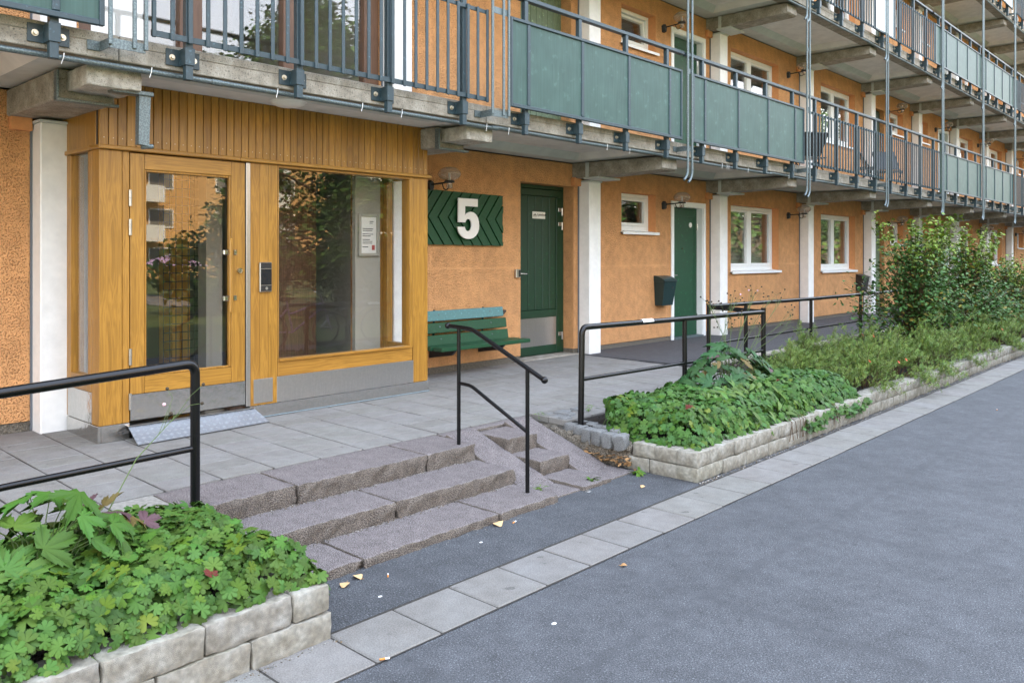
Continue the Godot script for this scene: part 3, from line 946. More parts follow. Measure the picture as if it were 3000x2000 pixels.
func porch() -> void:
	var zf := -6.02
	var p := thing("entrance_porch", "oak clad entrance porch with glazed door beside the number five sign", "entrance")
	# base flashing, front and sides
	for q in [[Vector3(2.261, -0.02, zf - 0.02), Vector3(2.455, 0.108, zf + 0.006)], [Vector3(3.40, -0.02, zf - 0.02), Vector3(5.279, 0.095, zf + 0.006)], [Vector3(2.238, -0.02, ZW + 0.22), Vector3(2.26, 0.108, zf + 0.006)], [Vector3(5.28, -0.02, ZW + 0.002), Vector3(5.30, 0.108, zf + 0.006)]]:
		bp("base_flashing", q[0], q[1], M.stainless, p, 0.002)
	var de := MB.new()
	de.loft([Vector3(3.40, -0.004, zf + 0.007), Vector3(3.40, 0.004, zf + 0.007), Vector3(3.40, -0.004, zf + 0.014)], [Vector3(5.30, -0.004, zf + 0.007), Vector3(5.30, 0.004, zf + 0.007), Vector3(5.30, -0.004, zf + 0.014)])
	part("drip_edge", de.done(), M.galvanised, p)
	# left corner
	oak("corner_post", Vector3(2.25, 0.109, zf - 0.14), Vector3(2.405, 2.05, zf), p)
	oak("door_post", Vector3(2.408, 0.109, zf - 0.10), Vector3(2.458, 2.05, zf - 0.004), p)
	# door leaf
	var d := oak("hinge_stile", Vector3(2.464, 0.305, zf - 0.055), Vector3(2.565, 2.043, zf - 0.003), p)
	d.name = "door"
	oak("lock_stile", Vector3(3.245, 0.305, zf - 0.055), Vector3(3.362, 2.043, zf - 0.003), d)
	oak("top_rail", Vector3(2.567, 1.93, zf - 0.055), Vector3(3.243, 2.043, zf - 0.003), d, 0)
	oak("bottom_rail", Vector3(2.567, 0.305, zf - 0.055), Vector3(3.243, 0.425, zf - 0.003), d, 0)
	var bd := MB.new()
	bd.col = Color(0.95, 0.93, 0.9)
	ring(bd, 2.566, 3.244, 0.426, 1.929, zf - 0.04, zf - 0.008, 0.016)
	part("glazing_bead", bd.done(), M.oak, d)
	for dz in [0.04]:
		bp("pane", Vector3(2.58, 0.44, zf - dz - 0.004), Vector3(3.23, 1.915, zf - dz), M.glass, d)
	bp("kick_plate", Vector3(2.464, 0.118, zf - 0.05), Vector3(3.362, 0.304, zf + 0.001), M.stainless, d, 0.002)
	for hy in [0.20, 0.52, 1.45, 1.66]:
		var hm := MB.new()
		hm.tube([Vector3(2.461, hy, zf + 0.004), Vector3(2.461, hy + 0.056, zf + 0.004)], 0.011, 12)
		hm.tube([Vector3(2.461, hy + 0.058, zf + 0.004), Vector3(2.461, hy + 0.115, zf + 0.004)], 0.011, 12)
		part("hinge", hm.done(), M.brushed, d)
	disc(d, "lock_cylinder", Vector3(3.31, 1.185, zf - 0.003), 0.021, M.stainless, 0.02)
	for hy in [0.97, 1.33]:
		bp("handle_plate", Vector3(3.262, hy - 0.02, zf - 0.003), Vector3(3.288, hy + 0.02, zf + 0.006), M.stainless, d, 0.003)
		bp("handle_clamp", Vector3(3.165, hy - 0.02, zf - 0.003), Vector3(3.235, hy + 0.02, zf + 0.03), M.stainless, d, 0.006)
	var gr := MB.new()
	gr.box(Vector3(3.205, 0.86, zf + 0.030), Vector3(3.232, 1.44, zf + 0.05), 0.008)
	gr.col = Color(0.9, 0.85, 0.8)
	part("pull_handle", gr.done(), M.oak, d)
	bp("strike_jamb", Vector3(3.368, 0.10, zf - 0.06), Vector3(3.405, 2.045, zf + 0.004), M.brushed, p, 0.002)
	bp("threshold", Vector3(2.46, 0.06, zf - 0.12), Vector3(3.40, 0.088, zf + 0.012), M.stainless, p, 0.003)
	# post with the intercom
	for k in 3:
		oak("post_stave", Vector3(3.408 + 0.081 * k, 0.097, zf - 0.12), Vector3(3.4875 + 0.081 * k, 2.05, zf - 0.001), p, 1, 0.001, 1.0 if k != 1 else 0.93)
	bp("post_plate", Vector3(3.434, 0.112, zf - 0.0005), Vector3(3.606, 0.307, zf + 0.0035), M.brushed, p, 0.002)
	# big window
	oak("window_post", Vector3(3.653, 0.308, zf - 0.10), Vector3(3.664, 2.05, zf + 0.002), p)
	var wb := oak("bottom_rail", Vector3(3.655, 0.308, zf - 0.12), Vector3(5.10, 0.43, zf - 0.004), p, 0)
	oak("window_sill", Vector3(3.664, 0.431, zf - 0.05), Vector3(5.063, 0.452, zf + 0.014), p, 0)
	bp("kick_plate", Vector3(3.645, 0.097, zf - 0.05), Vector3(5.108, 0.3075, zf + 0.003), M.brushed, p, 0.002)
	oak("window_stile", Vector3(5.063, 0.4305, zf - 0.12), Vector3(5.103, 2.05, zf), p)
	oak("corner_post", Vector3(5.105, 0.096, zf - 0.14), Vector3(5.29, 2.05, zf), p)
	oak("head", Vector3(3.664, 2.030, zf - 0.12), Vector3(5.063, 2.05, zf - 0.001), p, 0)
	for dz in [0.05]:
		bp("window_pane", Vector3(3.662, 0.445, zf - dz - 0.004), Vector3(5.065, 2.035, zf - dz), M.glass, p)
	# shelf moulding and upright cladding above
	oak("moulding", Vector3(2.235, 2.052, zf - 0.14), Vector3(3.30, 2.082, zf + 0.035), p, 0, 0.006)
	oak("moulding", Vector3(3.302, 2.052, zf - 0.14), Vector3(5.315, 2.082, zf + 0.035), p, 0, 0.006)
	var x := 2.252
	var sc := MB.new()
	while x < 5.28:
		var x1 := minf(x + 0.0585, 5.288)
		oak("cladding_board", Vector3(x, 2.083, zf - 0.03), Vector3(x1, 2.534, zf), p, 1, 0.003, rr(0.74, 1.10))
		sc.tube([Vector3((x + x1) * 0.5, 2.135, zf - 0.004), Vector3((x + x1) * 0.5, 2.135, zf + 0.0006)], 0.0035, 8)
		x += 0.0635
	part("screws", sc.done(), M.bolt, p).set_meta("kind", "stuff")
	bp("cladding_back", Vector3(2.252, 2.083, zf - 0.06), Vector3(5.288, 2.532, zf - 0.0305), M.dark_steel, p)
	# left and right cheeks
	for side in [[2.25, 1.0], [5.29, -1.0]]:
		var xs: float = side[0]
		var s: float = side[1]
		var lo := func(y: float, z: float, t: float) -> Vector3: return Vector3(xs if s > 0 else xs - t, y, z)
		var hi := func(y: float, z: float, t: float) -> Vector3: return Vector3(xs + t if s > 0 else xs, y, z)
		oak("side_panel", lo.call(2.083, ZW + 0.01, 0.03), hi.call(2.532, zf - 0.062, 0.03), p, 1)
		oak("side_moulding", lo.call(2.052, ZW + 0.01, 0.03) - Vector3(0.016 if s > 0 else 0.0, 0, 0), hi.call(2.082, zf - 0.141, 0.03) + Vector3(0.016 if s < 0 else 0.0, 0, 0), p, 2)
		oak("side_post", lo.call(0.109, ZW + 0.012, 0.12), hi.call(2.05, ZW + 0.20, 0.12), p)
		oak("side_stile", lo.call(0.33, ZW + 0.202, 0.07), hi.call(2.05, ZW + 0.27, 0.07), p)
		oak("side_stile", lo.call(0.33, zf - 0.21, 0.07), hi.call(2.05, zf - 0.142, 0.07), p)
		oak("side_rail", lo.call(0.33, ZW + 0.272, 0.07), hi.call(0.44, zf - 0.212, 0.07), p, 2)
		bp("side_plate", lo.call(0.109, ZW + 0.202, 0.05), hi.call(0.328, zf - 0.142, 0.05), M.stainless, p, 0.002)
		bp("side_pane", lo.call(0.43, ZW + 0.265, 0.0) + Vector3(s * 0.03, 0, 0) - Vector3(0.002, 0, 0), hi.call(2.05, zf - 0.205, 0.0) + Vector3(s * 0.03, 0, 0) + Vector3(0.002, 0, 0), M.glass, p)
	# inside: floor, ceiling, pier with a notice, inner lobby
	bp("lobby_floor", Vector3(2.27, -0.02, -9.98), Vector3(5.27, 0.055, zf - 0.125), M.hall_floor, p)
	bp("lobby_ceiling", Vector3(2.29, 2.29, ZW + 0.0), Vector3(5.25, 2.33, zf - 0.065), M.cream_wall, p)
	bp("lobby_pier", Vector3(4.86, 0.056, -6.65), Vector3(5.165, 2.289, -6.60), M.cream_wall, p)
	bp("ochre_pier", Vector3(3.68, 0.056, -8.3), Vector3(3.86, 2.29, -8.0), M.ochre_wall, p)
	bp("cream_pier", Vector3(2.42, 0.056, -7.5), Vector3(2.62, 2.29, -7.3), M.cream_wall, p)
	bp("inner_post", Vector3(3.70, 0.056, -7.5), Vector3(3.86, 2.29, -7.34), M.cream_wall, p)
	bp("added_inner_door", Vector3(3.90, 0.056, -7.32), Vector3(4.855, 2.289, -7.26), M.brown_wood, p, 0.004)  # dark door added so the hall reads darker behind the window
	bp("added_inner_door_rail", Vector3(3.93, 0.95, -7.2595), Vector3(4.83, 1.05, -7.245), M.brown_wood, p, 0.004)
	var gm := MB.new()
	for k in 8:
		gm.tube([Vector3(3.42 + 0.06 * k, 0.1, -7.62), Vector3(3.42 + 0.06 * k, 2.1, -7.62)], 0.004, 5)
	for k in 26:
		gm.tube([Vector3(3.42, 0.1 + 0.08 * k, -7.615), Vector3(3.84, 0.1 + 0.08 * k, -7.615)], 0.004, 5)
	part("lobby_grille", gm.done(), M.black_plastic, p)
	var nt := MB.new()
	ring(nt, 4.885, 5.135, 1.30, 1.72, -6.598, -6.57, 0.03)
	var nf := part("notice_frame", nt.done(), M.cream_wall, p)
	bp("notice", Vector3(4.914, 1.329, -6.598), Vector3(5.106, 1.691, -6.585), M.paper, nf)
	var tl := MB.new()
	var ty := 1.64
	for w in [0.05, 0.04, 0.0, 0.0, 0.13, 0.12, 0.0, 0.13, 0.10, 0.0, 0.09, 0.12, 0.12, 0.0, 0.07]:
		if w > 0.0: tl.box(Vector3(4.935 if w > 0.06 else 5.02, ty, -6.5846), Vector3((4.935 if w > 0.06 else 5.02) + w, ty + 0.006, -6.584))
		ty -= 0.018
	part("print_lines", tl.done(), M.black_print, nf)
	bp("stamp", Vector3(5.05, 1.36, -6.5846), Vector3(5.085, 1.41, -6.584), M.red_print, nf)

	# things fixed to the porch
	var ic := thing("intercom", "black and steel door intercom on the oak post beside the door", "intercom", Vector3(3.533, 1.01, zf))
	bp("housing", Vector3(-0.054, 0.0, 0.0005), Vector3(0.054, 0.24, 0.022), M.brushed, ic, 0.004)
	bp("upper_panel", Vector3(-0.046, 0.19, 0.0215), Vector3(0.05, 0.236, 0.025), M.black_plastic, ic, 0.002)
	bp("screen", Vector3(-0.046, 0.056, 0.0215), Vector3(0.05, 0.186, 0.025), M.black_print, ic, 0.002)
	bp("lower_panel", Vector3(-0.046, 0.006, 0.0215), Vector3(0.05, 0.052, 0.025), M.black_plastic, ic, 0.002)
	disc(ic, "button", Vector3(0.004, 0.029, 0.0245), 0.012, M.brushed, 0.003)
	M.black_print.roughness = 0.25
	var rp := thing("threshold_ramp", "aluminium tread plate ramp sloping up to the porch door", "ramp")
	var rm := MB.new()
	rm.loft([Vector3(2.435, 0.086, zf + 0.03), Vector3(3.42, 0.086, zf + 0.03), Vector3(3.45, 0.000, -5.815), Vector3(2.405, 0.000, -5.755)],
		[Vector3(2.435, 0.080, zf + 0.03), Vector3(3.42, 0.080, zf + 0.03), Vector3(3.45, -0.006, -5.815), Vector3(2.405, -0.006, -5.755)])
	part("plate", rm.done(), M.tread_plate, rp)
	bp("upper_lip", Vector3(2.43, 0.0872, zf + 0.0135), Vector3(3.425, 0.0905, zf + 0.045), M.brushed, rp)
	for q in [[2.50, -5.83], [3.33, -5.865], [2.80, -5.85]]:
		var b := MB.new()
		b.lathe([Vector2(0.0, 0.004), Vector2(0.007, 0.003), Vector2(0.009, 0.0)], Vector3(q[0], 0.018, q[1]), 10)
		part("screw", b.done(), M.bolt, rp)

# ------------------------------------------------------------------ granite steps
const SPLIT := Color(0.78, 0.74, 0.62)
func block(parent: Node3D, called: String, lo: Vector3, hi: Vector3, seed_: int, m: Material, split := SPLIT, rough := 0.016, rnd := 0.009, step := 0.035) -> MeshInstance3D:
	var o := part(called, stone(hi - lo, rnd, 0.0025, rough, seed_, step, split), m, parent, (lo + hi) * 0.5)
	return o

func stairs() -> void:
	var s := thing("granite_steps", "three wide reddish granite steps up to the entrance terrace", "steps")
	var i := 100
	for q in [[2.005, 2.655, 0], [2.668, 3.655, 0], [3.668, 4.115, 0], [2.005, 3.085, 1], [3.098, 4.115, 1], [2.005, 2.56, 2], [2.575, 3.57, 2], [3.583, 4.12, 2]]:
		var top: float = [-0.034, -0.147, -0.248][q[2]]
		var z1: float = [-4.175, -3.795, -3.415][q[2]]
		block(s, "step_stone", Vector3(q[0], top - 0.17, z1 - 0.43), Vector3(q[1], top, z1), i, M.granite)
		i += 1
	var rm := thing("pram_ramp", "sloping granite pram tracks with small steps between beside the stairs", "ramp")
	block(rm, "head_stone", Vector3(4.122, -0.16, -4.6), Vector3(5.12, -0.032, -4.505), 120, M.granite)
	for q in [[4.13, 4.425], [4.76, 5.06]]:
		var o := block(rm, "ramp_stone", Vector3(q[0], -0.06, -0.44), Vector3(q[1], 0.06, 0.44), 121 + int(q[0] * 10), M.granite, SPLIT, 0.004)
		o.position = Vector3((q[0] + q[1]) * 0.5, -0.212, -4.10)
		o.rotation.x = 0.325
		block(rm, "foot_stone", Vector3(q[0] + 0.03, -0.42, -3.70), Vector3(q[1] + 0.02, -0.287, -3.47), 131 + int(q[0] * 10), M.granite, SPLIT, 0.004)
	for q in [[-0.05, -4.49, -4.14], [-0.162, -4.16, -3.83], [-0.268, -3.85, -3.44]]:
		block(rm, "small_step", Vector3(4.432, q[0] - 0.16, q[1]), Vector3(4.752, q[0], q[2]), 140 + int(-q[0] * 100), M.granite)

# ------------------------------------------------------------------ planter walls
func planters() -> void:
	var w := thing("planter_wall", "low two course concrete block wall of the planter at the foot of the steps", "wall")
	var shapes := []
	for k in 6:
		shapes.append(stone(Vector3(0.362, 0.118, 0.17), 0.008, 0.005, 0.008, 200 + k, 0.03, tint(1.0, 0.07), tint(1.0, 0.05)))
	var half := stone(Vector3(0.172, 0.118, 0.17), 0.017, 0.004, 0.006, 210, 0.05)
	for c in 2:
		var y := -0.24 + 0.121 * c
		if c == 1: part("block", half, M.block, w, Vector3(1.908, y, -2.966))
		for k in 10:
			var x := (1.82 if c == 0 else 1.635) - 0.368 * k
			var o := part("block", shapes[rng.randi() % 6], M.block, w, Vector3(x, y, -2.968 + rr(-0.004, 0.004)))
			o.rotation.y = rr(-0.008, 0.008)
			if rng.randf() < 0.5: o.rotation.y += PI
		for k in 3:
			var o := part("block", shapes[rng.randi() % 6], M.block, w, Vector3(1.915, y, -3.242 - 0.368 * k - (0.0 if c == 0 else 0.0)))
			o.rotation.y = PI / 2
	var bed := MB.new()
	bed.loft([Vector3(-2.5, -0.34, -3.055), Vector3(-2.5, -0.09, -3.055), Vector3(-2.5, -0.03, -4.235), Vector3(-2.5, -0.34, -4.235)], [Vector3(1.828, -0.34, -3.055), Vector3(1.828, -0.09, -3.055), Vector3(1.828, -0.045, -4.235), Vector3(1.828, -0.34, -4.235)])
	structure("soil_bed", bed.done(), M.soil)

	var r := thing("planter_wall", "long low pale concrete block wall of the planter beside the road strip", "wall")
	shapes.clear()
	for k in 8:
		shapes.append(stone(Vector3(0.360, 0.101, 0.17), 0.007, 0.004, 0.007, 220 + k, 0.06, tint(1.04, 0.08), tint(1.04, 0.05)))
	for c in 2:
		var y := -0.247 + 0.106 * c
		for k in 66:
			var x := (5.305 if c == 0 else 5.495) + 0.3705 * k
			var o := part("block", shapes[rng.randi() % 8], M.block, r, Vector3(x, y + rr(-0.002, 0.002), -3.057 + rr(-0.004, 0.004)))
			o.rotation.y = rr(-0.007, 0.007)
			if rng.randf() < 0.5: o.rotation.y += PI
	part("block", stone(Vector3(0.185, 0.104, 0.17), 0.012, 0.003, 0.006, 240, 0.05), M.block, r, Vector3(5.214, -0.140, -3.057))
	for q in [[-0.141, -3.237, 0.185], [-0.141, -3.43, 0.19], [-0.248, -3.26, 0.235], [-0.248, -3.49, 0.215]]:
		part("block", stone(Vector3(0.17, 0.103, q[2]), 0.012, 0.003, 0.006, 241 + int(-q[1] * 50), 0.05), M.block, r, Vector3(5.212, q[0], q[1]))
	var e := thing("sett_edging", "curving edge of rough grey granite setts around the planter corner", "edging")
	part("haunch", stone(Vector3(0.26, 0.22, 0.95), 0.06, 0.03, 0.03, 250, 0.05), M.plinth, e, Vector3(5.235, -0.215, -4.02))
	var i := 0
	for q in [[5.30, -4.50], [5.27, -4.385], [5.245, -4.275], [5.205, -4.165], [5.18, -4.055], [5.155, -3.945], [5.13, -3.835], [5.115, -3.725], [5.11, -3.615], [5.385, -4.44], [5.36, -4.33], [5.325, -4.06], [5.30, -3.95], [5.27, -3.84], [5.23, -3.73], [5.35, -4.17], [5.49, -4.47], [5.60, -4.42]]:
		var o := part("sett", stone(Vector3(rr(0.095, 0.115), 0.115, rr(0.092, 0.104)), 0.014, 0.007, 0.010, 260 + i, 0.035, Color(0.9, 0.9, 0.9)), M.grey_granite, e, Vector3(q[0], -0.10 + rr(-0.012, 0.008) + (0.028 if q[1] < -4.2 else 0.0), q[1]))
		o.rotation = Vector3(rr(-0.08, 0.08), rr(-0.2, 0.2), rr(-0.08, 0.08))
		i += 1
	var b2 := MB.new()
	b2.loft([Vector3(5.25, -0.34, -3.14), Vector3(5.25, -0.115, -3.14), Vector3(5.25, -0.045, -4.235), Vector3(5.25, -0.34, -4.235)], [Vector3(8.5, -0.34, -3.14), Vector3(8.5, -0.115, -3.14), Vector3(8.5, -0.045, -4.235), Vector3(8.5, -0.34, -4.235)])
	b2.loft([Vector3(8.501, -0.34, -3.14), Vector3(8.501, -0.115, -3.14), Vector3(8.501, 0.0, -4.86), Vector3(8.501, -0.34, -4.86)], [Vector3(30, -0.34, -3.14), Vector3(30, -0.115, -3.14), Vector3(30, 0.0, -4.86), Vector3(30, -0.34, -4.86)])
	structure("soil_bed", b2.done(), M.soil)

# ------------------------------------------------------------------ gallery railings and pipes
func railing(level: int, x0: float, x1: float, kind: String, label: String, posts: Array, divisions: Array = []) -> void:
	var fb: float = FLOORS[level]
	var cat := "railing"
	var t := thing("gallery_railing", label, cat, Vector3(x0, fb, -5.27))
	var w := x1 - x0
	for px in posts:
		var x: float = px - x0
		var pm := MB.new()
		pm.box(Vector3(x - 0.025, -0.23, -0.025), Vector3(x + 0.025, 1.05, 0.025), 0.004)
		pm.box(Vector3(x - 0.033, -0.135, -0.035), Vector3(x + 0.033, -0.02, 0.033), 0.003)
		var po := part("post", pm.done(), M.rail_teal, t)
		var pl := MB.new()
		pl.box(Vector3(x - 0.115, -0.132, -0.0795), Vector3(x + 0.115, -0.022, -0.070), 0.002)
		pl.box(Vector3(x - 0.03, -0.13, -0.0695), Vector3(x + 0.03, -0.024, -0.0355))
		part("base_plate", pl.done(), M.rail_teal, po)
		for s in [-0.075, 0.075]:
			var bm := MB.new()
			bm.tube([Vector3(x + s, -0.078, -0.070), Vector3(x + s, -0.078, -0.066)], 0.020, 14)
			bm.tube([Vector3(x + s, -0.078, -0.066), Vector3(x + s, -0.078, -0.050)], 0.012, 6)
			part("bolt", bm.done(), M.bolt, po)
	bp("top_rail", Vector3(-0.10, 1.05, -0.032), Vector3(w + 0.10, 1.09, 0.028), M.rail_teal, t, 0.004)
	var z0 := 0.029
	if kind == "bars":
		bp("upper_bar", Vector3(0, 0.80, z0), Vector3(w, 0.835, z0 + 0.012), M.rail_teal, t, 0.002)
		bp("lower_bar", Vector3(0, 0.01, z0), Vector3(w, 0.05, z0 + 0.012), M.rail_teal, t, 0.002)
		var n := int(round(w / 0.1207))
		var sh := MB.new()
		sh.box(Vector3(-0.0145, 0.0, z0 + 0.0125), Vector3(0.0145, 0.838, z0 + 0.030), 0.005)
		var mesh := sh.done()
		for k in n + 1:
			part("baluster", mesh, M.rail_teal, t, Vector3(lerpf(0.0125, w - 0.0125, float(k) / n), 0, 0))
	else:
		var pm: Material = M.panel_glass if kind == "panels" else M.panel_pale
		var fr := MB.new()
		ring(fr, 0.0, w, 0.005, 0.845, z0, z0 + 0.034, 0.03, 0.036)
		part("panel_frame", fr.done(), M.rail_teal, t)
		var xs := [0.0]
		for d in divisions: xs.append(d - x0)
		xs.append(w)
		for k in range(1, xs.size() - 1):
			bp("mullion", Vector3(xs[k] - 0.022, 0.042, z0), Vector3(xs[k] + 0.022, 0.814, z0 + 0.032), M.rail_teal, t, 0.006)
		for k in xs.size() - 1:
			var a: float = xs[k] + (0.028 if k == 0 else 0.02)
			var b: float = xs[k + 1] - (0.028 if k == xs.size() - 2 else 0.02)
			bp("panel", Vector3(a, 0.038, z0 + 0.010), Vector3(b, 0.818, z0 + 0.018), pm, t)

func four(g: float, d := 0.838) -> Array:
	return [g + 0.41, g + 0.41 + d, g + 0.41 + 2 * d, g + 0.41 + 3 * d]

func galleries() -> void:
	var G := [-1.20, 2.12, 5.455, 8.775, 12.23, 15.70, 19.15, 22.48, 25.83, 29.2, 32.6, 36.0]
	var L1 := ["panels", "bars", "panels", "panels", "bars", "bars", "panels", "panels", "bars", "panels", "bars"]
	var where := ["left of the entrance porch", "above the entrance porch", "above the bicycle room door", "above the small ground floor window", "in front of the first gallery double window",
		"right of the gallery with the black chair", "above the ground floor pale door", "right of the pale door bay", "two bays beyond the tall shrub", "three bays beyond the tall shrub", "at the far end of the house"]
	for i in L1.size():
		var g0: float = G[i]
		var g1: float = G[i + 1]
		var a := g0 + (0.15 if i < 3 else 0.11)
		var b := g1 - (0.14 if i < 3 else 0.10)
		var ps := four(g0, (g1 - g0 - 0.82) / 3.0)
		railing(1, a, b, L1[i], ("teal bar railing on the first gallery " if L1[i] == "bars" else "teal panel railing on the first gallery ") + where[i], ps, ps)
	# second gallery
	for q in [[-1.1, 2.0, "bars", "left of the porch bay"], [2.25, 5.3, "bars", "high above the porch"], [5.6, 8.65, "panels", "high above the number five sign"], [8.9, 12.1, "bars", "high above the small window"], [12.34, 15.12, "bars", "before the pale panel"], [15.16, 16.16, "pale", "as one narrow pale screen"], [16.20, 18.64, "bars", "after the pale panel"], [18.70, 26.2, "panels", "as one long run of nine panels"], [26.3, 29.0, "bars", "after the long panel run"], [29.3, 35.8, "panels", "at the far end"]]:
		var ps := []
		var nn := maxi(1, int(round((q[1] - q[0]) / 0.845)))
		for k in nn: ps.append(q[0] + (k + 0.5) * (q[1] - q[0]) / nn)
		var dv := []
		if q[2] == "panels":
			var nd := maxi(2, int(round((q[1] - q[0]) / 0.845)))
			for k in range(1, nd): dv.append(q[0] + k * (q[1] - q[0]) / nd)
		railing(2, q[0], q[1], q[2], "teal %s railing on the second gallery %s" % [{"bars": "bar", "panels": "panel", "pale": "pale panel"}[q[2]], q[3]], ps, dv)
	# third gallery
	for q in [[2.25, 8.65, "bars", "over the porch"], [8.9, 15.6, "bars", "over the double window bays"], [15.8, 19.0, "pale", "before the top downpipes"], [19.2, 22.3, "pale", "over the second gallery long run"], [22.6, 25.7, "pale", "next to the top bar railing"], [25.95, 29.0, "bars", "after the pale panels"], [29.3, 35.8, "bars", "at the far top end"]]:
		var ps := []
		var nn := maxi(1, int(round((q[1] - q[0]) / 0.845)))
		for k in nn: ps.append(q[0] + (k + 0.5) * (q[1] - q[0]) / nn)
		var dv := []
		if q[2] == "pale":
			for k in range(1, nn): dv.append(q[0] + k * (q[1] - q[0]) / nn)
		railing(3, q[0], q[1], q[2], "teal %s railing on the third gallery %s" % [{"bars": "bar", "pale": "white panel"}[q[2]], q[3]], ps, dv)

	# drain pipes in the gaps between railings
	for l in range(1, 4):
		for i in range(1, G.size()):
			var g: float = G[i]
			var fb: float = FLOORS[l]
			var up: float = FLOORS[l + 1] - 0.05
			var low_ends: bool = l == 1 and i <= 2
			var t := thing("drain_pipes", "galvanised drain pipes on gallery %s beside %s" % [["", "one", "two", "three"][l], ["", "the porch's left beam", "the porch's right beam", "the second double panel run", "the bar railing with the black chair", "the two bar railings", "the pale door bay", "the panel railings beyond", "the far bar railing", "the panels past the shrub", "the far bars", "the house end"][i]], "drain pipe", Vector3(g, fb, -5.19))
			var xs := [-0.115, 0.03, 0.10] if low_ends else [-0.055, 0.045]
			if i >= 6 and not low_ends: xs = [-0.06, 0.0, 0.05]
			for k in xs.size():
				var m := MB.new()
				var x: float = xs[k]
				if low_ends:
					m.tube([Vector3(x, -0.10, 0), Vector3(x, up - fb, 0)], 0.0135, 10)
				else:
					m.tube(bent([Vector3(x - 0.09, -0.475 - 0.02 * k, 0.0), Vector3(x, -0.43 - 0.02 * k, 0.0), Vector3(x, up - fb - 0.14 - 0.12 * (k % 2), 0.0)], 0.10, 6), 0.015, 10)
				part("pipe", m.done(), M.galvanised, t)
			for y in [-0.09, 0.85, 1.75]:
				if low_ends and y > 0.5 and i == 2 and y < 1.0: pass
				var bm := MB.new()
				bm.box(Vector3(xs[0], y - 0.03, -0.012), Vector3(xs[-1], y + 0.03, -0.006), 0.001)
				if y < 0.0:
					bm.box(Vector3(xs[0] - 0.08, y - 0.03, -0.158), Vector3(xs[0] - 0.0, y + 0.03, -0.150), 0.001)
					bm.box(Vector3(xs[0] - 0.006, y - 0.03, -0.1495), Vector3(xs[0] + 0.002, y + 0.03, -0.0125), 0.001)
				part("clamp", bm.done(), M.galvanised, t)
	# cable tube hung under the slab edge
	for l in range(1, 4):
		var fb: float = FLOORS[l]
		var t := thing("cable_conduit", "thin galvanised conduit running under the front edge of gallery slab %s" % ["", "one", "two", "three"][l], "conduit")
		var x := -3.0
		while x < 36.0:
			var m := MB.new()
			var ln := rr(2.6, 3.2)
			var y0 := fb - 0.185 + rr(-0.006, 0.006)
			m.tube([Vector3(x, y0, -5.372), Vector3(x + ln * 0.5, y0 - rr(0.0, 0.008), -5.372), Vector3(x + ln, y0 + rr(-0.004, 0.004), -5.372)], 0.019, 10)
			m.tube([Vector3(x + ln - 0.03, y0, -5.372), Vector3(x + ln + 0.05, y0, -5.372)], 0.0225, 10)
			part("tube", m.done(), M.galvanised, t)
			x += ln
		if l == 1:
			for k in 15:
				var cx := 1.1 + k * rr(0.6, 0.95)
				var m := MB.new()
				m.tube([Vector3(cx, fb - 0.20, -5.348), Vector3(cx + 0.006, fb - 0.165, -5.352)], 0.0035, 5)
				m.tube([Vector3(cx, fb - 0.20, -5.349), Vector3(cx - 0.012, fb - 0.235, -5.345)], 0.0025, 5)
				part("cable_tie", m.done(), M.white_text, t)
	# water spout under the left beam
	var sp := thing("water_spout", "square galvanised spout hanging from the beam left of the porch door", "spout", Vector3(2.35, 2.36, -5.52))
	var m := MB.new()
	m.loft([Vector3(-0.045, 0.0, -0.03), Vector3(0.03, 0.0, -0.03), Vector3(0.03, 0.0, 0.03), Vector3(-0.045, 0.0, 0.03)], [Vector3(-0.05, -0.32, -0.025), Vector3(0.02, -0.33, -0.025), Vector3(0.02, -0.33, 0.03), Vector3(-0.05, -0.32, 0.03)])
	part("channel", m.done(), M.galvanised, sp)
	var m2 := MB.new()
	m2.tube([Vector3(-0.02, -0.335, 0.0), Vector3(0.055, -0.325, 0.0)], 0.016, 12)
	part("outlet", m2.done(), M.galvanised, sp)
	var m3 := MB.new()
	m3.box(Vector3(-0.22, 0.001, -0.045), Vector3(0.045, 0.03, 0.045), 0.004)
	part("gutter", m3.done(), M.galvanised, sp)

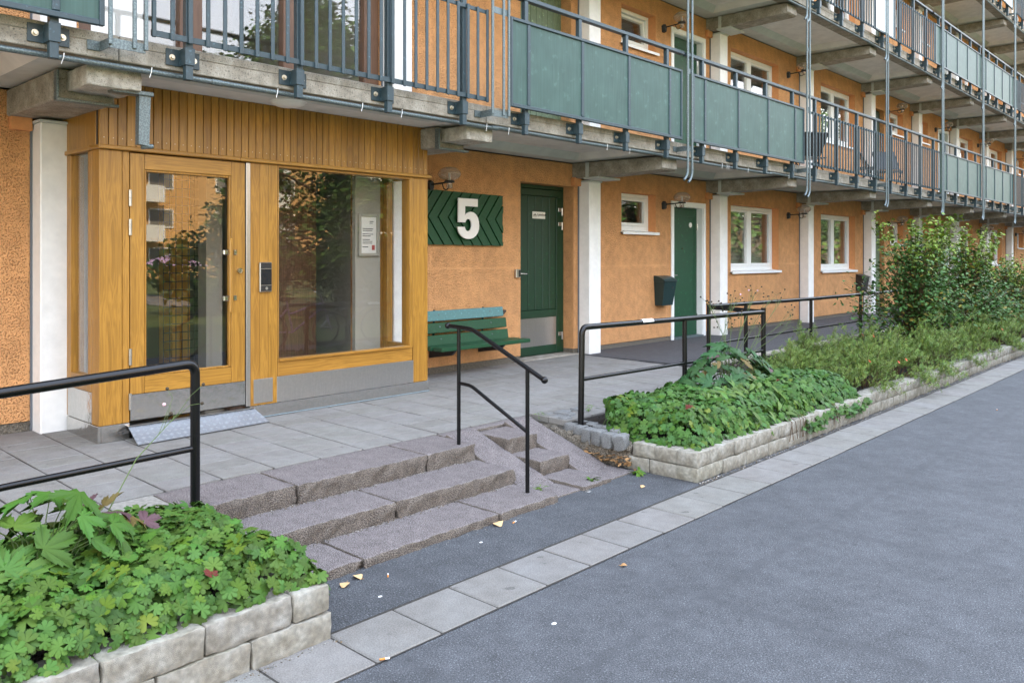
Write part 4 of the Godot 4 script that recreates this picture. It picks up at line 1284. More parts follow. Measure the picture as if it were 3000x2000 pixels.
# ------------------------------------------------------------------ things along the front
func lamp(at: Vector3, label: String) -> void:
	var t := thing("wall_lamp", label, "lamp", at, "onion glass wall lamps along the galleries")
	var m := MB.new()
	var hexa := []
	var hexb := []
	for q in [[0.0, 0.055], [0.045, 0.02], [0.03, -0.075], [-0.03, -0.075], [-0.045, 0.02]]:
		hexa.append(Vector3(q[0], q[1], 0.001))
		hexb.append(Vector3(q[0] * 0.8, q[1] * 0.8, 0.05))
	m.loft(hexa, hexb)
	part("wall_plate", m.done(), M.dark_steel, t)
	var a := MB.new()
	a.tube([Vector3(0, 0.0, 0.04), Vector3(0, 0.012, 0.36)], 0.0095, 10)
	a.tube(bent([Vector3(0, 0.01, 0.21), Vector3(0, -0.07, 0.25), Vector3(0, -0.065, 0.31), Vector3(0, -0.02, 0.325)], 0.025), 0.006, 8)
	part("arm", a.done(), M.dark_steel, t)
	var c := MB.new()
	c.lathe([Vector2(0.0, 0.0), Vector2(0.055, 0.0), Vector2(0.058, 0.012), Vector2(0.05, 0.022), Vector2(0.0, 0.022)], Vector3(0, 0.004, 0.33), 18)
	part("collar", c.done(), M.dark_steel, t)
	var g := MB.new()
	g.lathe([Vector2(0.045, 0.026), Vector2(0.075, 0.034), Vector2(0.108, 0.055), Vector2(0.126, 0.085), Vector2(0.122, 0.112), Vector2(0.100, 0.140), Vector2(0.070, 0.158), Vector2(0.035, 0.166), Vector2(0.0, 0.168)], Vector3(0, 0.004, 0.33), 24)
	part("globe", g.done(), M.globe_glass, t)
	var s := MB.new()
	s.lathe([Vector2(0.0, 0.0), Vector2(0.028, 0.002), Vector2(0.034, -0.004), Vector2(0.033, -0.06), Vector2(0.0, -0.064)], Vector3(0, 0.002, 0.33), 14)
	part("lower_cup", s.done(), M.globe_glass, t)
	var b := MB.new()
	b.lathe([Vector2(0.0, 0.025), Vector2(0.017, 0.027), Vector2(0.017, 0.055), Vector2(0.012, 0.062), Vector2(0.011, 0.10), Vector2(0.0, 0.104)], Vector3(0, 0.004, 0.33), 12)
	part("bulb", b.done(), M.white_text, t)

func chair_folded(at: Vector3, turn: float, label: String) -> void:
	var t := thing("garden_chair", label, "chair", at)
	t.rotation.y = turn
	var m := MB.new()
	for s in [-0.24, 0.24]:
		m = MB.new()
		m.tube([Vector3(s, 0.0, 0.22), Vector3(s, 0.42, 0.10), Vector3(s, 0.86, -0.16)], 0.012, 8)
		part("leg", m.done(), M.black_plastic, t)
		m = MB.new()
		m.tube([Vector3(s, 0.0, -0.24), Vector3(s, 0.40, 0.20)], 0.012, 8)
		part("leg", m.done(), M.black_plastic, t)
	bp("seat", Vector3(-0.235, 0.40, -0.14), Vector3(0.235, 0.42, 0.24), M.black_plastic, t, 0.006)
	var o := bp("backrest", Vector3(-0.235, -0.24, -0.012), Vector3(0.235, 0.24, 0.012), M.black_plastic, t, 0.008)
	o.position = Vector3(0, 0.66, -0.05)
	o.rotation.x = -0.53

func front_things() -> void:
	# number sign: overlapping green chevron boards with a pale 5
	var sg := thing("number_sign", "green chevron board sign with a large pale number five", "sign", Vector3(6.54, 1.73, -6.83))
	bp("backing", Vector3(-0.592, -0.302, 0.001), Vector3(0.618, 0.296, 0.012), M.dark_steel, sg)
	var frame := PackedVector2Array([Vector2(-0.594, -0.302), Vector2(0.622, -0.309), Vector2(0.622, 0.290), Vector2(-0.594, 0.304)])
	for k in range(-2, 8):
		var xt := -0.567 + 0.152 * k
		for up in [1.0, -1.0]:
			var poly := PackedVector2Array()
			var dy := 0.32
			var sh := 0.77 * dy
			poly.append(Vector2(xt, 0.008))
			poly.append(Vector2(xt + sh, 0.008 + dy * up))
			poly.append(Vector2(xt + sh + 0.138, 0.008 + dy * up))
			poly.append(Vector2(xt + 0.138, 0.008))
			if k == 7: 
				poly[2].x += 0.4
				poly[3].x += 0.4
			if k == -2:
				poly[0].x -= 0.5
				poly[1].x -= 0.5
			for piece in Geometry2D.intersect_polygons(poly, frame):
				var m := MB.new()
				var worn: bool = up > 0.0 and k in [2, 3, 5]
				m.col = Color(1.5, 1.35, 1.35) if worn else tint(1.0, 0.10)
				# each board is thicker along its leading edge
				m.prism(piece, 0.0125, 0.036 + (0.0012 if up > 0.0 else 0.0))
				part("chevron_board", m.done(), M.sign_green, sg)
				if k > -2:
					var st := MB.new()
					st.col = m.col * (0.9 if worn else 1.06)
					var lip := PackedVector2Array([Vector2(xt, 0.008), Vector2(xt + sh, 0.008 + dy * up), Vector2(xt + sh + 0.062, 0.008 + dy * up), Vector2(xt + 0.062, 0.008)])
					for lp in Geometry2D.intersect_polygons(lip, frame):
						st.prism(lp, 0.0375, 0.046)
					if st.v.size(): part("chevron_lath", st.done(), M.sign_green, sg)
	var five := MB.new()
	five.prism(PackedVector2Array([Vector2(-0.158,0.226),Vector2(0.151,0.226),Vector2(0.150,0.138),Vector2(-0.051,0.138),Vector2(-0.052,0.035),Vector2(-0.034,0.053),Vector2(0.001,0.071),Vector2(0.042,0.077),Vector2(0.084,0.070),Vector2(0.123,0.049),Vector2(0.151,0.015),Vector2(0.169,-0.029),Vector2(0.174,-0.075),Vector2(0.169,-0.120),Vector2(0.151,-0.161),Vector2(0.119,-0.196),Vector2(0.077,-0.222),Vector2(0.028,-0.234),Vector2(-0.027,-0.234),Vector2(-0.075,-0.222),Vector2(-0.116,-0.198),Vector2(-0.146,-0.167),Vector2(-0.163,-0.133),Vector2(-0.170,-0.100),Vector2(-0.056,-0.097),Vector2(-0.051,-0.115),Vector2(-0.037,-0.135),Vector2(-0.020,-0.144),Vector2(-0.003,-0.146),Vector2(0.018,-0.140),Vector2(0.035,-0.123),Vector2(0.048,-0.093),Vector2(0.049,-0.068),Vector2(0.044,-0.038),Vector2(0.028,-0.016),Vector2(0.008,-0.007),Vector2(-0.006,-0.006),Vector2(-0.023,-0.013),Vector2(-0.041,-0.031),Vector2(-0.048,-0.047),Vector2(-0.160,-0.047)]), 0.072, 0.088)
	for q in [Vector2(-0.10, 0.17), Vector2(0.10, -0.15), Vector2(-0.10, -0.15)]:
		five.tube([Vector3(q.x, q.y, 0.03), Vector3(q.x, q.y, 0.0725)], 0.008, 8)
	part("number_five", five.done(), M.number, sg)

	# bench on wall brackets
	var be := thing("bench", "green slatted bench on wall brackets below the number five sign", "bench", Vector3(5.78, 0, -6.83))
	var bt := Color(1.05, 1.05, 1.05)
	var i := 0
	for q in [[0.588, 0.70, 0.095, 1.31], [0.455, 0.572, 0.115, 1.345], [0.325, 0.438, 0.135, 1.355]]:
		var o := MB.new()
		o.grain = 0
		o.col = tint(1.0, 0.08)
		o.box(Vector3(0.02, -0.057, -0.02), Vector3(q[3], 0.057, 0.02), 0.006)
		var s := part("back_slat", o.done(), M.bench_teal if i == 0 else M.bench_green, be, Vector3(0, (q[0] + q[1]) * 0.5, q[2]))
		s.rotation.x = -0.14
		for bx in [0.28, 1.08]:
			disc(s, "bolt", Vector3(bx, 0.012, 0.019), 0.009, M.galvanised, 0.004)
		i += 1
	bp("seat_slat", Vector3(0.0, 0.295, 0.19), Vector3(1.40, 0.337, 0.30), M.bench_green, be, 0.006, tint(1.0, 0.06), 0)
	bp("seat_slat", Vector3(0.015, 0.295, 0.32), Vector3(1.415, 0.337, 0.455), M.bench_green, be, 0.006, tint(0.95, 0.06), 0)
	for bx in [0.24, 1.0]:
		var m := MB.new()
		var pa := []
		var pb := []
		for p in [Vector2(0.001, 0.18), Vector2(0.001, 0.29), Vector2(0.42, 0.294), Vector2(0.36, 0.235), Vector2(0.10, 0.20)]:
			pa.append(Vector3(bx, p.y, p.x))
			pb.append(Vector3(bx + 0.03, p.y, p.x))
		m.loft(pa, pb)
		m.tube([Vector3(bx + 0.015, 0.28, 0.05), Vector3(bx + 0.015, 0.71, 0.068)], 0.012, 8)
		part("bracket", m.done(), M.dark_steel, be)
	var kn := MB.new()
	kn.lathe([Vector2(0.0, -0.05), Vector2(0.022, -0.03), Vector2(0.03, 0.0), Vector2(0.02, 0.035), Vector2(0.008, 0.055), Vector2(0.0, 0.06)], Vector3.ZERO, 12)
	var ko := part("wood_knob", kn.done(), M.bark, be, Vector3(1.345, 0.63, 0.07))
	ko.rotation = Vector3(0.3, 0, -1.2)

	# lamps on the ground floor and the galleries
	var beside := ["beside the number five sign", "above the small ground floor window and green door", "right of the ground floor double window with blinds", "between the pale door and its small window", "left of the far white framed door", "beyond the far double window", "at the far end of the ground floor"]
	var lx := [6.02, 10.75, 15.12, 20.68, 24.45, 28.85, 34.0]
	for l in 3:
		for k in lx.size():
			if l > 0 and k == 0: continue
			lamp(Vector3(lx[k], FLOORS[l] + 2.085, ZW), "clear glass wall lamp %s%s" % [beside[k] if l == 0 else beside[k].replace("ground floor ", "").replace("ground floor", "gallery"), ["", " on the first gallery", " on the second gallery"][l]])

	var cl := thing("ceiling_lamp", "flat white round lamp on the soffit over the porch front", "lamp", Vector3(3.6, 2.533, -5.78))
	var cm := MB.new()
	cm.lathe([Vector2(0.0, -0.045), Vector2(0.08, -0.04), Vector2(0.13, -0.02), Vector2(0.14, -0.0005)], Vector3.ZERO, 24)
	part("cover", cm.done(), M.white_text, cl)
	cm = MB.new()
	cm.lathe([Vector2(0.139, -0.006), Vector2(0.15, -0.004), Vector2(0.15, -0.0005)], Vector3.ZERO, 24)
	part("rim", cm.done(), M.white_paint, cl)
	# letter boxes
	var mb := thing("letter_box", "dark green letter box with domed lid beside the green flat door", "letter box", Vector3(10.50, 0.56, ZW))
	var m := MB.new()
	m.loft([Vector3(0.0, 0.36, 0.001), Vector3(0.34, 0.36, 0.001), Vector3(0.34, 0.36, 0.185), Vector3(0.0, 0.36, 0.185)], [Vector3(0.025, 0.0, 0.001), Vector3(0.315, 0.0, 0.001), Vector3(0.315, 0.0, 0.13), Vector3(0.025, 0.0, 0.13)])
	part("body", m.done(), M.box_green, mb)
	var lid := MB.new()
	var la := []
	var lb := []
	for k in 9:
		var a := PI * 0.5 * k / 8.0
		la.append(Vector3(-0.008, 0.361 + 0.085 * sin(PI * 0.5 + a * 0.9) * (1.0 if k < 8 else 0.0) + 0.0, 0.001 + 0.20 * k / 8.0))
		lb.append(Vector3(0.348, la[-1].y, la[-1].z))
	la.append(Vector3(-0.008, 0.361, 0.001)); lb.append(Vector3(0.348, 0.361, 0.001))
	lid.loft(la, lb)
	part("lid", lid.done(), M.box_green, mb)
	disc(mb, "lock", Vector3(0.24, 0.27, 0.165), 0.012, M.stainless)
	var k2 := 0
	for q in [[18.62, "black letter box with sloping lid beside the pale door column"], [31.9, "black letter box with sloping lid at the far window bay"]]:
		var l2 := thing("letter_box", q[1], "letter box", Vector3(q[0], 0.53, ZW))
		var b := MB.new()
		b.loft([Vector3(0, 0.36, 0.001), Vector3(0.34, 0.36, 0.001), Vector3(0.34, 0.30, 0.18), Vector3(0, 0.30, 0.18)], [Vector3(0, 0.0, 0.001), Vector3(0.34, 0.0, 0.001), Vector3(0.34, 0.0, 0.12), Vector3(0, 0.0, 0.12)])
		part("body", b.done(), M.black_plastic, l2)
		var ld := MB.new()
		ld.loft([Vector3(-0.01, 0.375, 0.001), Vector3(0.35, 0.375, 0.001), Vector3(0.35, 0.312, 0.20), Vector3(-0.01, 0.312, 0.20)], [Vector3(-0.01, 0.361, 0.001), Vector3(0.35, 0.361, 0.001), Vector3(0.35, 0.301, 0.20), Vector3(-0.01, 0.301, 0.20)])
		part("lid", ld.done(), M.black_plastic, l2)
		disc(l2, "lock", Vector3(0.24, 0.22, 0.15), 0.012, M.stainless)

	var rd := thing("card_reader", "small steel and black card reader left of the bicycle room door", "card reader", Vector3(7.405, 1.035, ZW))
	bp("housing", Vector3(0, 0, 0.001), Vector3(0.085, 0.105, 0.035), M.brushed, rd, 0.004)
	bp("reader_face", Vector3(0.042, 0.012, 0.0345), Vector3(0.078, 0.095, 0.038), M.black_plastic, rd, 0.002)

	# chairs on the first gallery
	chair_folded(Vector3(14.85, FLOORS[1] + 0.001, -6.25), 2.6, "black garden chair behind the first bar railing")
	chair_folded(Vector3(17.3, FLOORS[1] + 0.001, -6.2), 0.4, "black garden chair below the gallery window of the next bay")
	chair_folded(Vector3(18.4, FLOORS[1] + 0.001, -6.1), -0.8, "black garden chair beside the pipes of the next bay")

# ------------------------------------------------------------------ handrails
func handrails() -> void:
	var a := thing("handrail", "black tube handrail left of the granite steps", "handrail")
	var m := MB.new()
	m.tube(bent([Vector3(-2.5, 0.42, -4.26), Vector3(0.9, 0.664, -4.24), Vector3(2.075, 0.728, -4.24), Vector3(2.075, -0.20, -4.24)], 0.06, 6), 0.0255, 14)
	part("top_tube", m.done(), M.black_rail, a)
	m = MB.new()
	m.tube([Vector3(-2.5, 0.10, -4.26), Vector3(1.2, 0.25, -4.24), Vector3(2.06, 0.272, -4.24)], 0.017, 12)
	part("lower_tube", m.done(), M.black_rail, a)
	m = MB.new()
	m.tube([Vector3(0.2, -0.15, -4.243), Vector3(0.2, 0.60, -4.243)], 0.0225, 12)
	part("post", m.done(), M.black_rail, a)

	var b := thing("handrail", "slender black handrail with ball ends on the granite steps", "handrail")
	m = MB.new()
	m.tube(bent([Vector3(4.02, 0.80, -4.35), Vector3(4.02, 0.79, -4.11), Vector3(4.02, 0.505, -3.45)], 0.05, 5), 0.0155, 12)
	part("top_tube", m.done(), M.black_rail, b)
	m = MB.new()
	m.tube(bent([Vector3(4.02, 0.40, -4.24), Vector3(4.02, 0.395, -4.12), Vector3(4.02, 0.152, -3.60)], 0.04, 5), 0.0125, 12)
	part("lower_tube", m.done(), M.black_rail, b)
	for q in [[-4.243, -0.06, 0.79], [-3.59, -0.26, 0.56]]:
		m = MB.new()
		m.tube([Vector3(4.02, q[1], q[0]), Vector3(4.02, q[2], q[0])], 0.014, 12)
		part("post", m.done(), M.black_rail, b)
	for q in [Vector3(4.02, 0.80, -4.355), Vector3(4.02, 0.503, -3.443)]:
		m = MB.new()
		var pr := []
		for k in 9: pr.append(Vector2(sin(PI * k / 8.0), cos(PI * (8 - k) / 8.0)) * 0.0235)
		m.lathe(pr, q, 14)
		part("ball_end", m.done(), M.black_rail, b)

	var c := thing("handrail", "black tube handrail along the planter with worn white patch", "handrail")
	m = MB.new()
	m.tube(bent([Vector3(5.235, -0.15, -4.10), Vector3(5.255, 0.725, -4.10), Vector3(8.47, 0.690, -4.10)], 0.06, 6), 0.0245, 14)
	part("top_tube", m.done(), M.black_rail, c)
	m = MB.new()
	m.tube([Vector3(5.25, 0.305, -4.10), Vector3(8.47, 0.27, -4.10)], 0.016, 12)
	part("lower_tube", m.done(), M.black_rail, c)
	for x in [6.83, 8.47]:
		m = MB.new()
		m.tube([Vector3(x, -0.2, -4.10), Vector3(x, 0.70 if x < 8 else 0.735, -4.10)], 0.0225 if x < 8 else 0.026, 12)
		part("post", m.done(), M.black_rail, c)
	m = MB.new()
	m.tube([Vector3(8.47, 0.69, -4.11), Vector3(8.47, 0.715, -4.765)], 0.0245, 12)
	part("link_tube", m.done(), M.black_rail, c)
	m = MB.new()
	m.tube([Vector3(6.10, 0.7183, -4.10), Vector3(6.17, 0.7173, -4.10), Vector3(6.27, 0.7165, -4.10)], 0.0250, 14)
	part("worn_patch", m.done(), M.cig_white, c)

	var d := thing("handrail", "black tube handrail along the asphalt walkway behind the shrubs", "handrail")
	m = MB.new()
	m.tube([Vector3(8.47, 0.722, -4.77), Vector3(11.3, 0.70, -4.77), Vector3(24.0, 0.70, -4.77)], 0.0245, 14)
	part("top_tube", m.done(), M.black_rail, d)
	m = MB.new()
	m.tube([Vector3(8.47, 0.29, -4.77), Vector3(24.0, 0.275, -4.77)], 0.016, 12)
	part("lower_tube", m.done(), M.black_rail, d)
	for x in [8.47, 9.38, 11.32, 13.2, 15.1, 17.0, 19.0, 21.0, 23.0]:
		m = MB.new()
		m.tube([Vector3(x, -0.1, -4.77), Vector3(x, 0.74 if x < 9 else 0.70, -4.77)], 0.0235, 12)
		part("post", m.done(), M.black_rail, d)

# ------------------------------------------------------------------ plants
func fan_leaf(outline: Array, col: Color, cup: float, fold: float, mid := Color(0, 0, 0, 0)) -> ArrayMesh:
	# outline: [angle from +z, radius, height]; the stalk joins at the origin
	var m := MB.new()
	var pts := []
	for o in outline:
		pts.append(Vector3(sin(o[0]) * o[1], -cup * o[1] * o[1] + fold * o[2], cos(o[0]) * o[1]))
	var nn := []
	for i in pts.size():
		var a: Vector3 = pts[(i + 1) % pts.size()] - pts[i]
		var t: Vector3 = pts[i].cross(a)
		if t.y < 0.0: t = -t
		nn.append((t.normalized() + Vector3.UP * 0.6).normalized())
	m.v.append(Vector3.ZERO); m.n.append(Vector3.UP); m.uv.append(Vector2.ZERO); m.c.append(mid if mid.a > 0.0 else col)
	for i in pts.size():
		m.v.append(pts[i]); m.n.append(nn[i]); m.uv.append(Vector2(pts[i].x, pts[i].z)); m.c.append(col)
	for i in pts.size() - 1:
		m.idx.append_array([0, i + 2, i + 1])
	return m.done()

func geranium_leaf(col: Color, v: int) -> ArrayMesh:
	var r := RandomNumberGenerator.new()
	r.seed = 500 + v
	var out := [[-2.90, 0.06, 0.0]]
	for k in 7:
		var a := (k - 3) * 0.78
		var l := 1.0 - 0.035 * absf(k - 3) + r.randf_range(-0.05, 0.05)
		out.append([a - 0.39, 0.55, -0.9])
		for q in [[-0.30, 0.86, 0.2], [-0.20, 0.84, 0.0], [-0.13, 0.99, 0.4], [-0.05, 0.91, 0.2], [0.02, 1.02, 0.4], [0.09, 0.91, 0.2], [0.17, 0.97, 0.4], [0.23, 0.83, 0.0], [0.31, 0.85, 0.2]]:
			out.append([a + q[0], q[1] * l, q[2]])
	out.append([2.73, 0.55, -0.9])
	out.append([2.90, 0.06, 0.0])
	return fan_leaf(out, col, r.randf_range(-0.10, 0.50), r.randf_range(0.06, 0.16), Color(col.r * 1.15, col.g * 1.1, col.b * 1.1, 1.0))

func anemone_leaf(col: Color, v: int) -> ArrayMesh:
	var r := RandomNumberGenerator.new()
	r.seed = 700 + v
	var out := [[-2.4, 0.16, 0.0]]
	for k in 3:
		var a := (k - 1) * 1.05
		var l := (1.0 if k == 1 else 0.86) + r.randf_range(-0.07, 0.07)
		for q in [[-0.50, 0.36, -0.8], [-0.42, 0.58, 0.0], [-0.34, 0.56, 0.0], [-0.30, 0.74, 0.3], [-0.20, 0.70, 0.0], [-0.14, 0.88, 0.2], [-0.06, 0.84, -0.4], [0.0, 1.06, -0.9], [0.06, 0.84, -0.4], [0.14, 0.88, 0.2], [0.20, 0.70, 0.0], [0.30, 0.74, 0.3], [0.34, 0.56, 0.0], [0.42, 0.58, 0.0]]:
			out.append([a + q[0], q[1] * l, q[2]])
	out.append([1.56, 0.36, -0.8])
	out.append([2.4, 0.16, 0.0])
	return fan_leaf(out, col, 0.34, 0.10, Color(col.r * 1.25, col.g * 1.15, col.b * 1.2, 1.0))

func blade_leaf(col: Color, w: float, droop: float, fold := 0.25) -> ArrayMesh:
	# a pointed leaf of length one towards +z, folded along its midrib
	var m := MB.new()
	m.col = col
	var rows := []
	for k in 6:
		var t := k / 5.0
		var hw := w * sin(PI * pow(t, 0.8)) * 0.5 + (0.012 if k == 0 else 0.0)
		var y := -droop * t * t
		rows.append([Vector3(-hw, y + hw * fold, t), Vector3(0, y, t), Vector3(hw, y + hw * fold, t)])
	for k in 5:
		for s in 2:
			m.face([rows[k][s], rows[k][s + 1], rows[k + 1][s + 1], rows[k + 1][s]], Vector3.UP)
	return m.done()

func sprig(col: Color, n: int, ln: float, leaf: float, seed_: int) -> ArrayMesh:
	var r := RandomNumberGenerator.new()
	r.seed = seed_
	var m := MB.new()
	for k in n:
		var t := (k + 0.6) / n
		var at := Vector3(0, ln * t, 0)
		var a := k * 2.4 + r.randf() * 0.6
		var d := Vector3(cos(a), r.randf_range(0.2, 0.8), sin(a)).normalized()
		var side := d.cross(Vector3.UP).normalized()
		var up := side.cross(d)
		var l := leaf * r.randf_range(0.75, 1.2)
		var s := r.randf_range(0.85, 1.15)
		m.col = Color(col.r * s, col.g * s, col.b * s)
		m.face([at, at + d * l * 0.5 + side * l * 0.22 + up * l * 0.05, at + d * l], up)
		m.face([at, at + d * l, at + d * l * 0.5 - side * l * 0.22 + up * l * 0.05], up)
	return m.done()

func green(base: Color, spread := 0.25) -> Color:
	var k := 1.0 + rr(-spread, spread)
	return Color(base.r * k * rr(0.85, 1.25), base.g * k, base.b * k * rr(0.8, 1.2))

func oriented(at: Vector3, up: Vector3, fwd_angle: float, s: float) -> Transform3D:
	up = up.normalized()
	var f := Vector3(sin(fwd_angle), 0, cos(fwd_angle))
	f = (f - up * f.dot(up)).normalized()
	return Transform3D(Basis(up.cross(f), up, f).scaled(Vector3.ONE * s), at)

func many(called: String, mesh: Mesh, where: Array, cols: Array, parent: Node3D, mat_: Material) -> void:
	if where.is_empty(): return
	var mm := MultiMesh.new()
	mm.transform_format = MultiMesh.TRANSFORM_3D
	mm.use_colors = true
	mm.mesh = mesh
	mm.instance_count = where.size()
	for i in where.size():
		mm.set_instance_transform(i, where[i])
		mm.set_instance_color(i, cols[i])
	var o := MultiMeshInstance3D.new()
	o.name = called
	o.multimesh = mm
	o.material_override = mat_
	o.set_meta("kind", "stuff")
	parent.add_child(o, true)

# the leaves that show largest become parts, the rest one mass
func leafage(root: Node3D, meshes: Array, plain: Mesh, where: Array, cols: Callable, most := 300) -> void:
	where.sort_custom(func(a, b): return a[1] < b[1])
	var rest := []
	var rc := []
	for i in where.size():
		if i < most:
			var o := part("leaf", meshes[rng.randi() % meshes.size()], M.leaf, root)
			o.transform = where[i][0]
		else:
			rest.append(where[i][0])
			rc.append(cols.call())
	many("leaves", plain, rest, rc, root, M.leaf)

func mound(root: Node3D, n: int, lo: Vector2, hi: Vector2, height: Callable, size: Vector2, tilt: Vector3, meshes: Array, plain: Mesh, cols: Callable, most := 300) -> void:
	var where := []
	for k in n:
		var x := rr(lo.x, hi.x)
		var z := rr(lo.y, hi.y)
		var h: float = height.call(x, z)
		if h < -5.0: continue
		var g := Vector3(height.call(x - 0.06, z) - height.call(x + 0.06, z), 0.12, height.call(x, z - 0.06) - height.call(x, z + 0.06))
		g.x = clampf(g.x, -0.25, 0.25)
		g.z = clampf(g.z, -0.25, 0.25)
		var depth := pow(rng.randf(), 1.3) * 0.10
		var up := g.normalized() + tilt + Vector3(rr(-0.6, 0.6), 0, rr(-0.6, 0.6))
		var p := Vector3(x, h - depth, z)
		# shown largest: near the top of the mound and near the eye
		where.append([oriented(p, up, rr(-PI, PI), lerpf(size.x * 0.72, size.y * 1.12, rng.randf())), depth * 12.0 + (p - Vector3(0, EYE, 0)).length() * 0.25])
	leafage(root, meshes, plain, where, cols, most)

func geranium(label: String, n: int, lo: Vector2, hi: Vector2, height: Callable, size: Vector2, base: Color, most := 300) -> void:
	var t := thing("geranium_plant", label, "plant")
	var meshes := []
	for k in 14:
		var c := green(base, 0.16)
		if k == 11: c = Color(0.12, 0.16, 0.022)
		meshes.append(geranium_leaf(c, k))
	for k in 18: meshes.append(geranium_leaf(green(base, 0.30) if k % 3 else green(Color(base.r * 1.35, base.g * 1.12, base.b * 0.8), 0.2), k))
	meshes.append_array(meshes.duplicate())
	meshes.append_array(meshes.duplicate())
	meshes.append(geranium_leaf(Color(0.12, 0.03, 0.02), 2))
	meshes.append(geranium_leaf(Color(0.13, 0.10, 0.035), 5))
	var plain := geranium_leaf(Color(1, 1, 1), 3)
	mound(t, n, lo, hi, height, size, Vector3(-0.10, 0, 0.18), meshes, plain, func(): return green(base, 0.32), most)
	# a few stalks showing between the leaves
	var st := MB.new()
	for k in 60:
		var x := rr(lo.x, hi.x)
		var z := rr(lo.y, hi.y)
		var h: float = height.call(x, z)
		if h < -5.0: continue
		st.tube([Vector3(x + rr(-0.05, 0.05), h - 0.16, z + rr(-0.05, 0.05)), Vector3(x, h - 0.02, z)], 0.0018, 4)
	part("stalks", st.done(), M.green_stem, t).set_meta("kind", "stuff")

func edge(t: float, w: float) -> float: return smoothstep(0.0, 1.0, clampf(t / w, 0.0, 1.0))

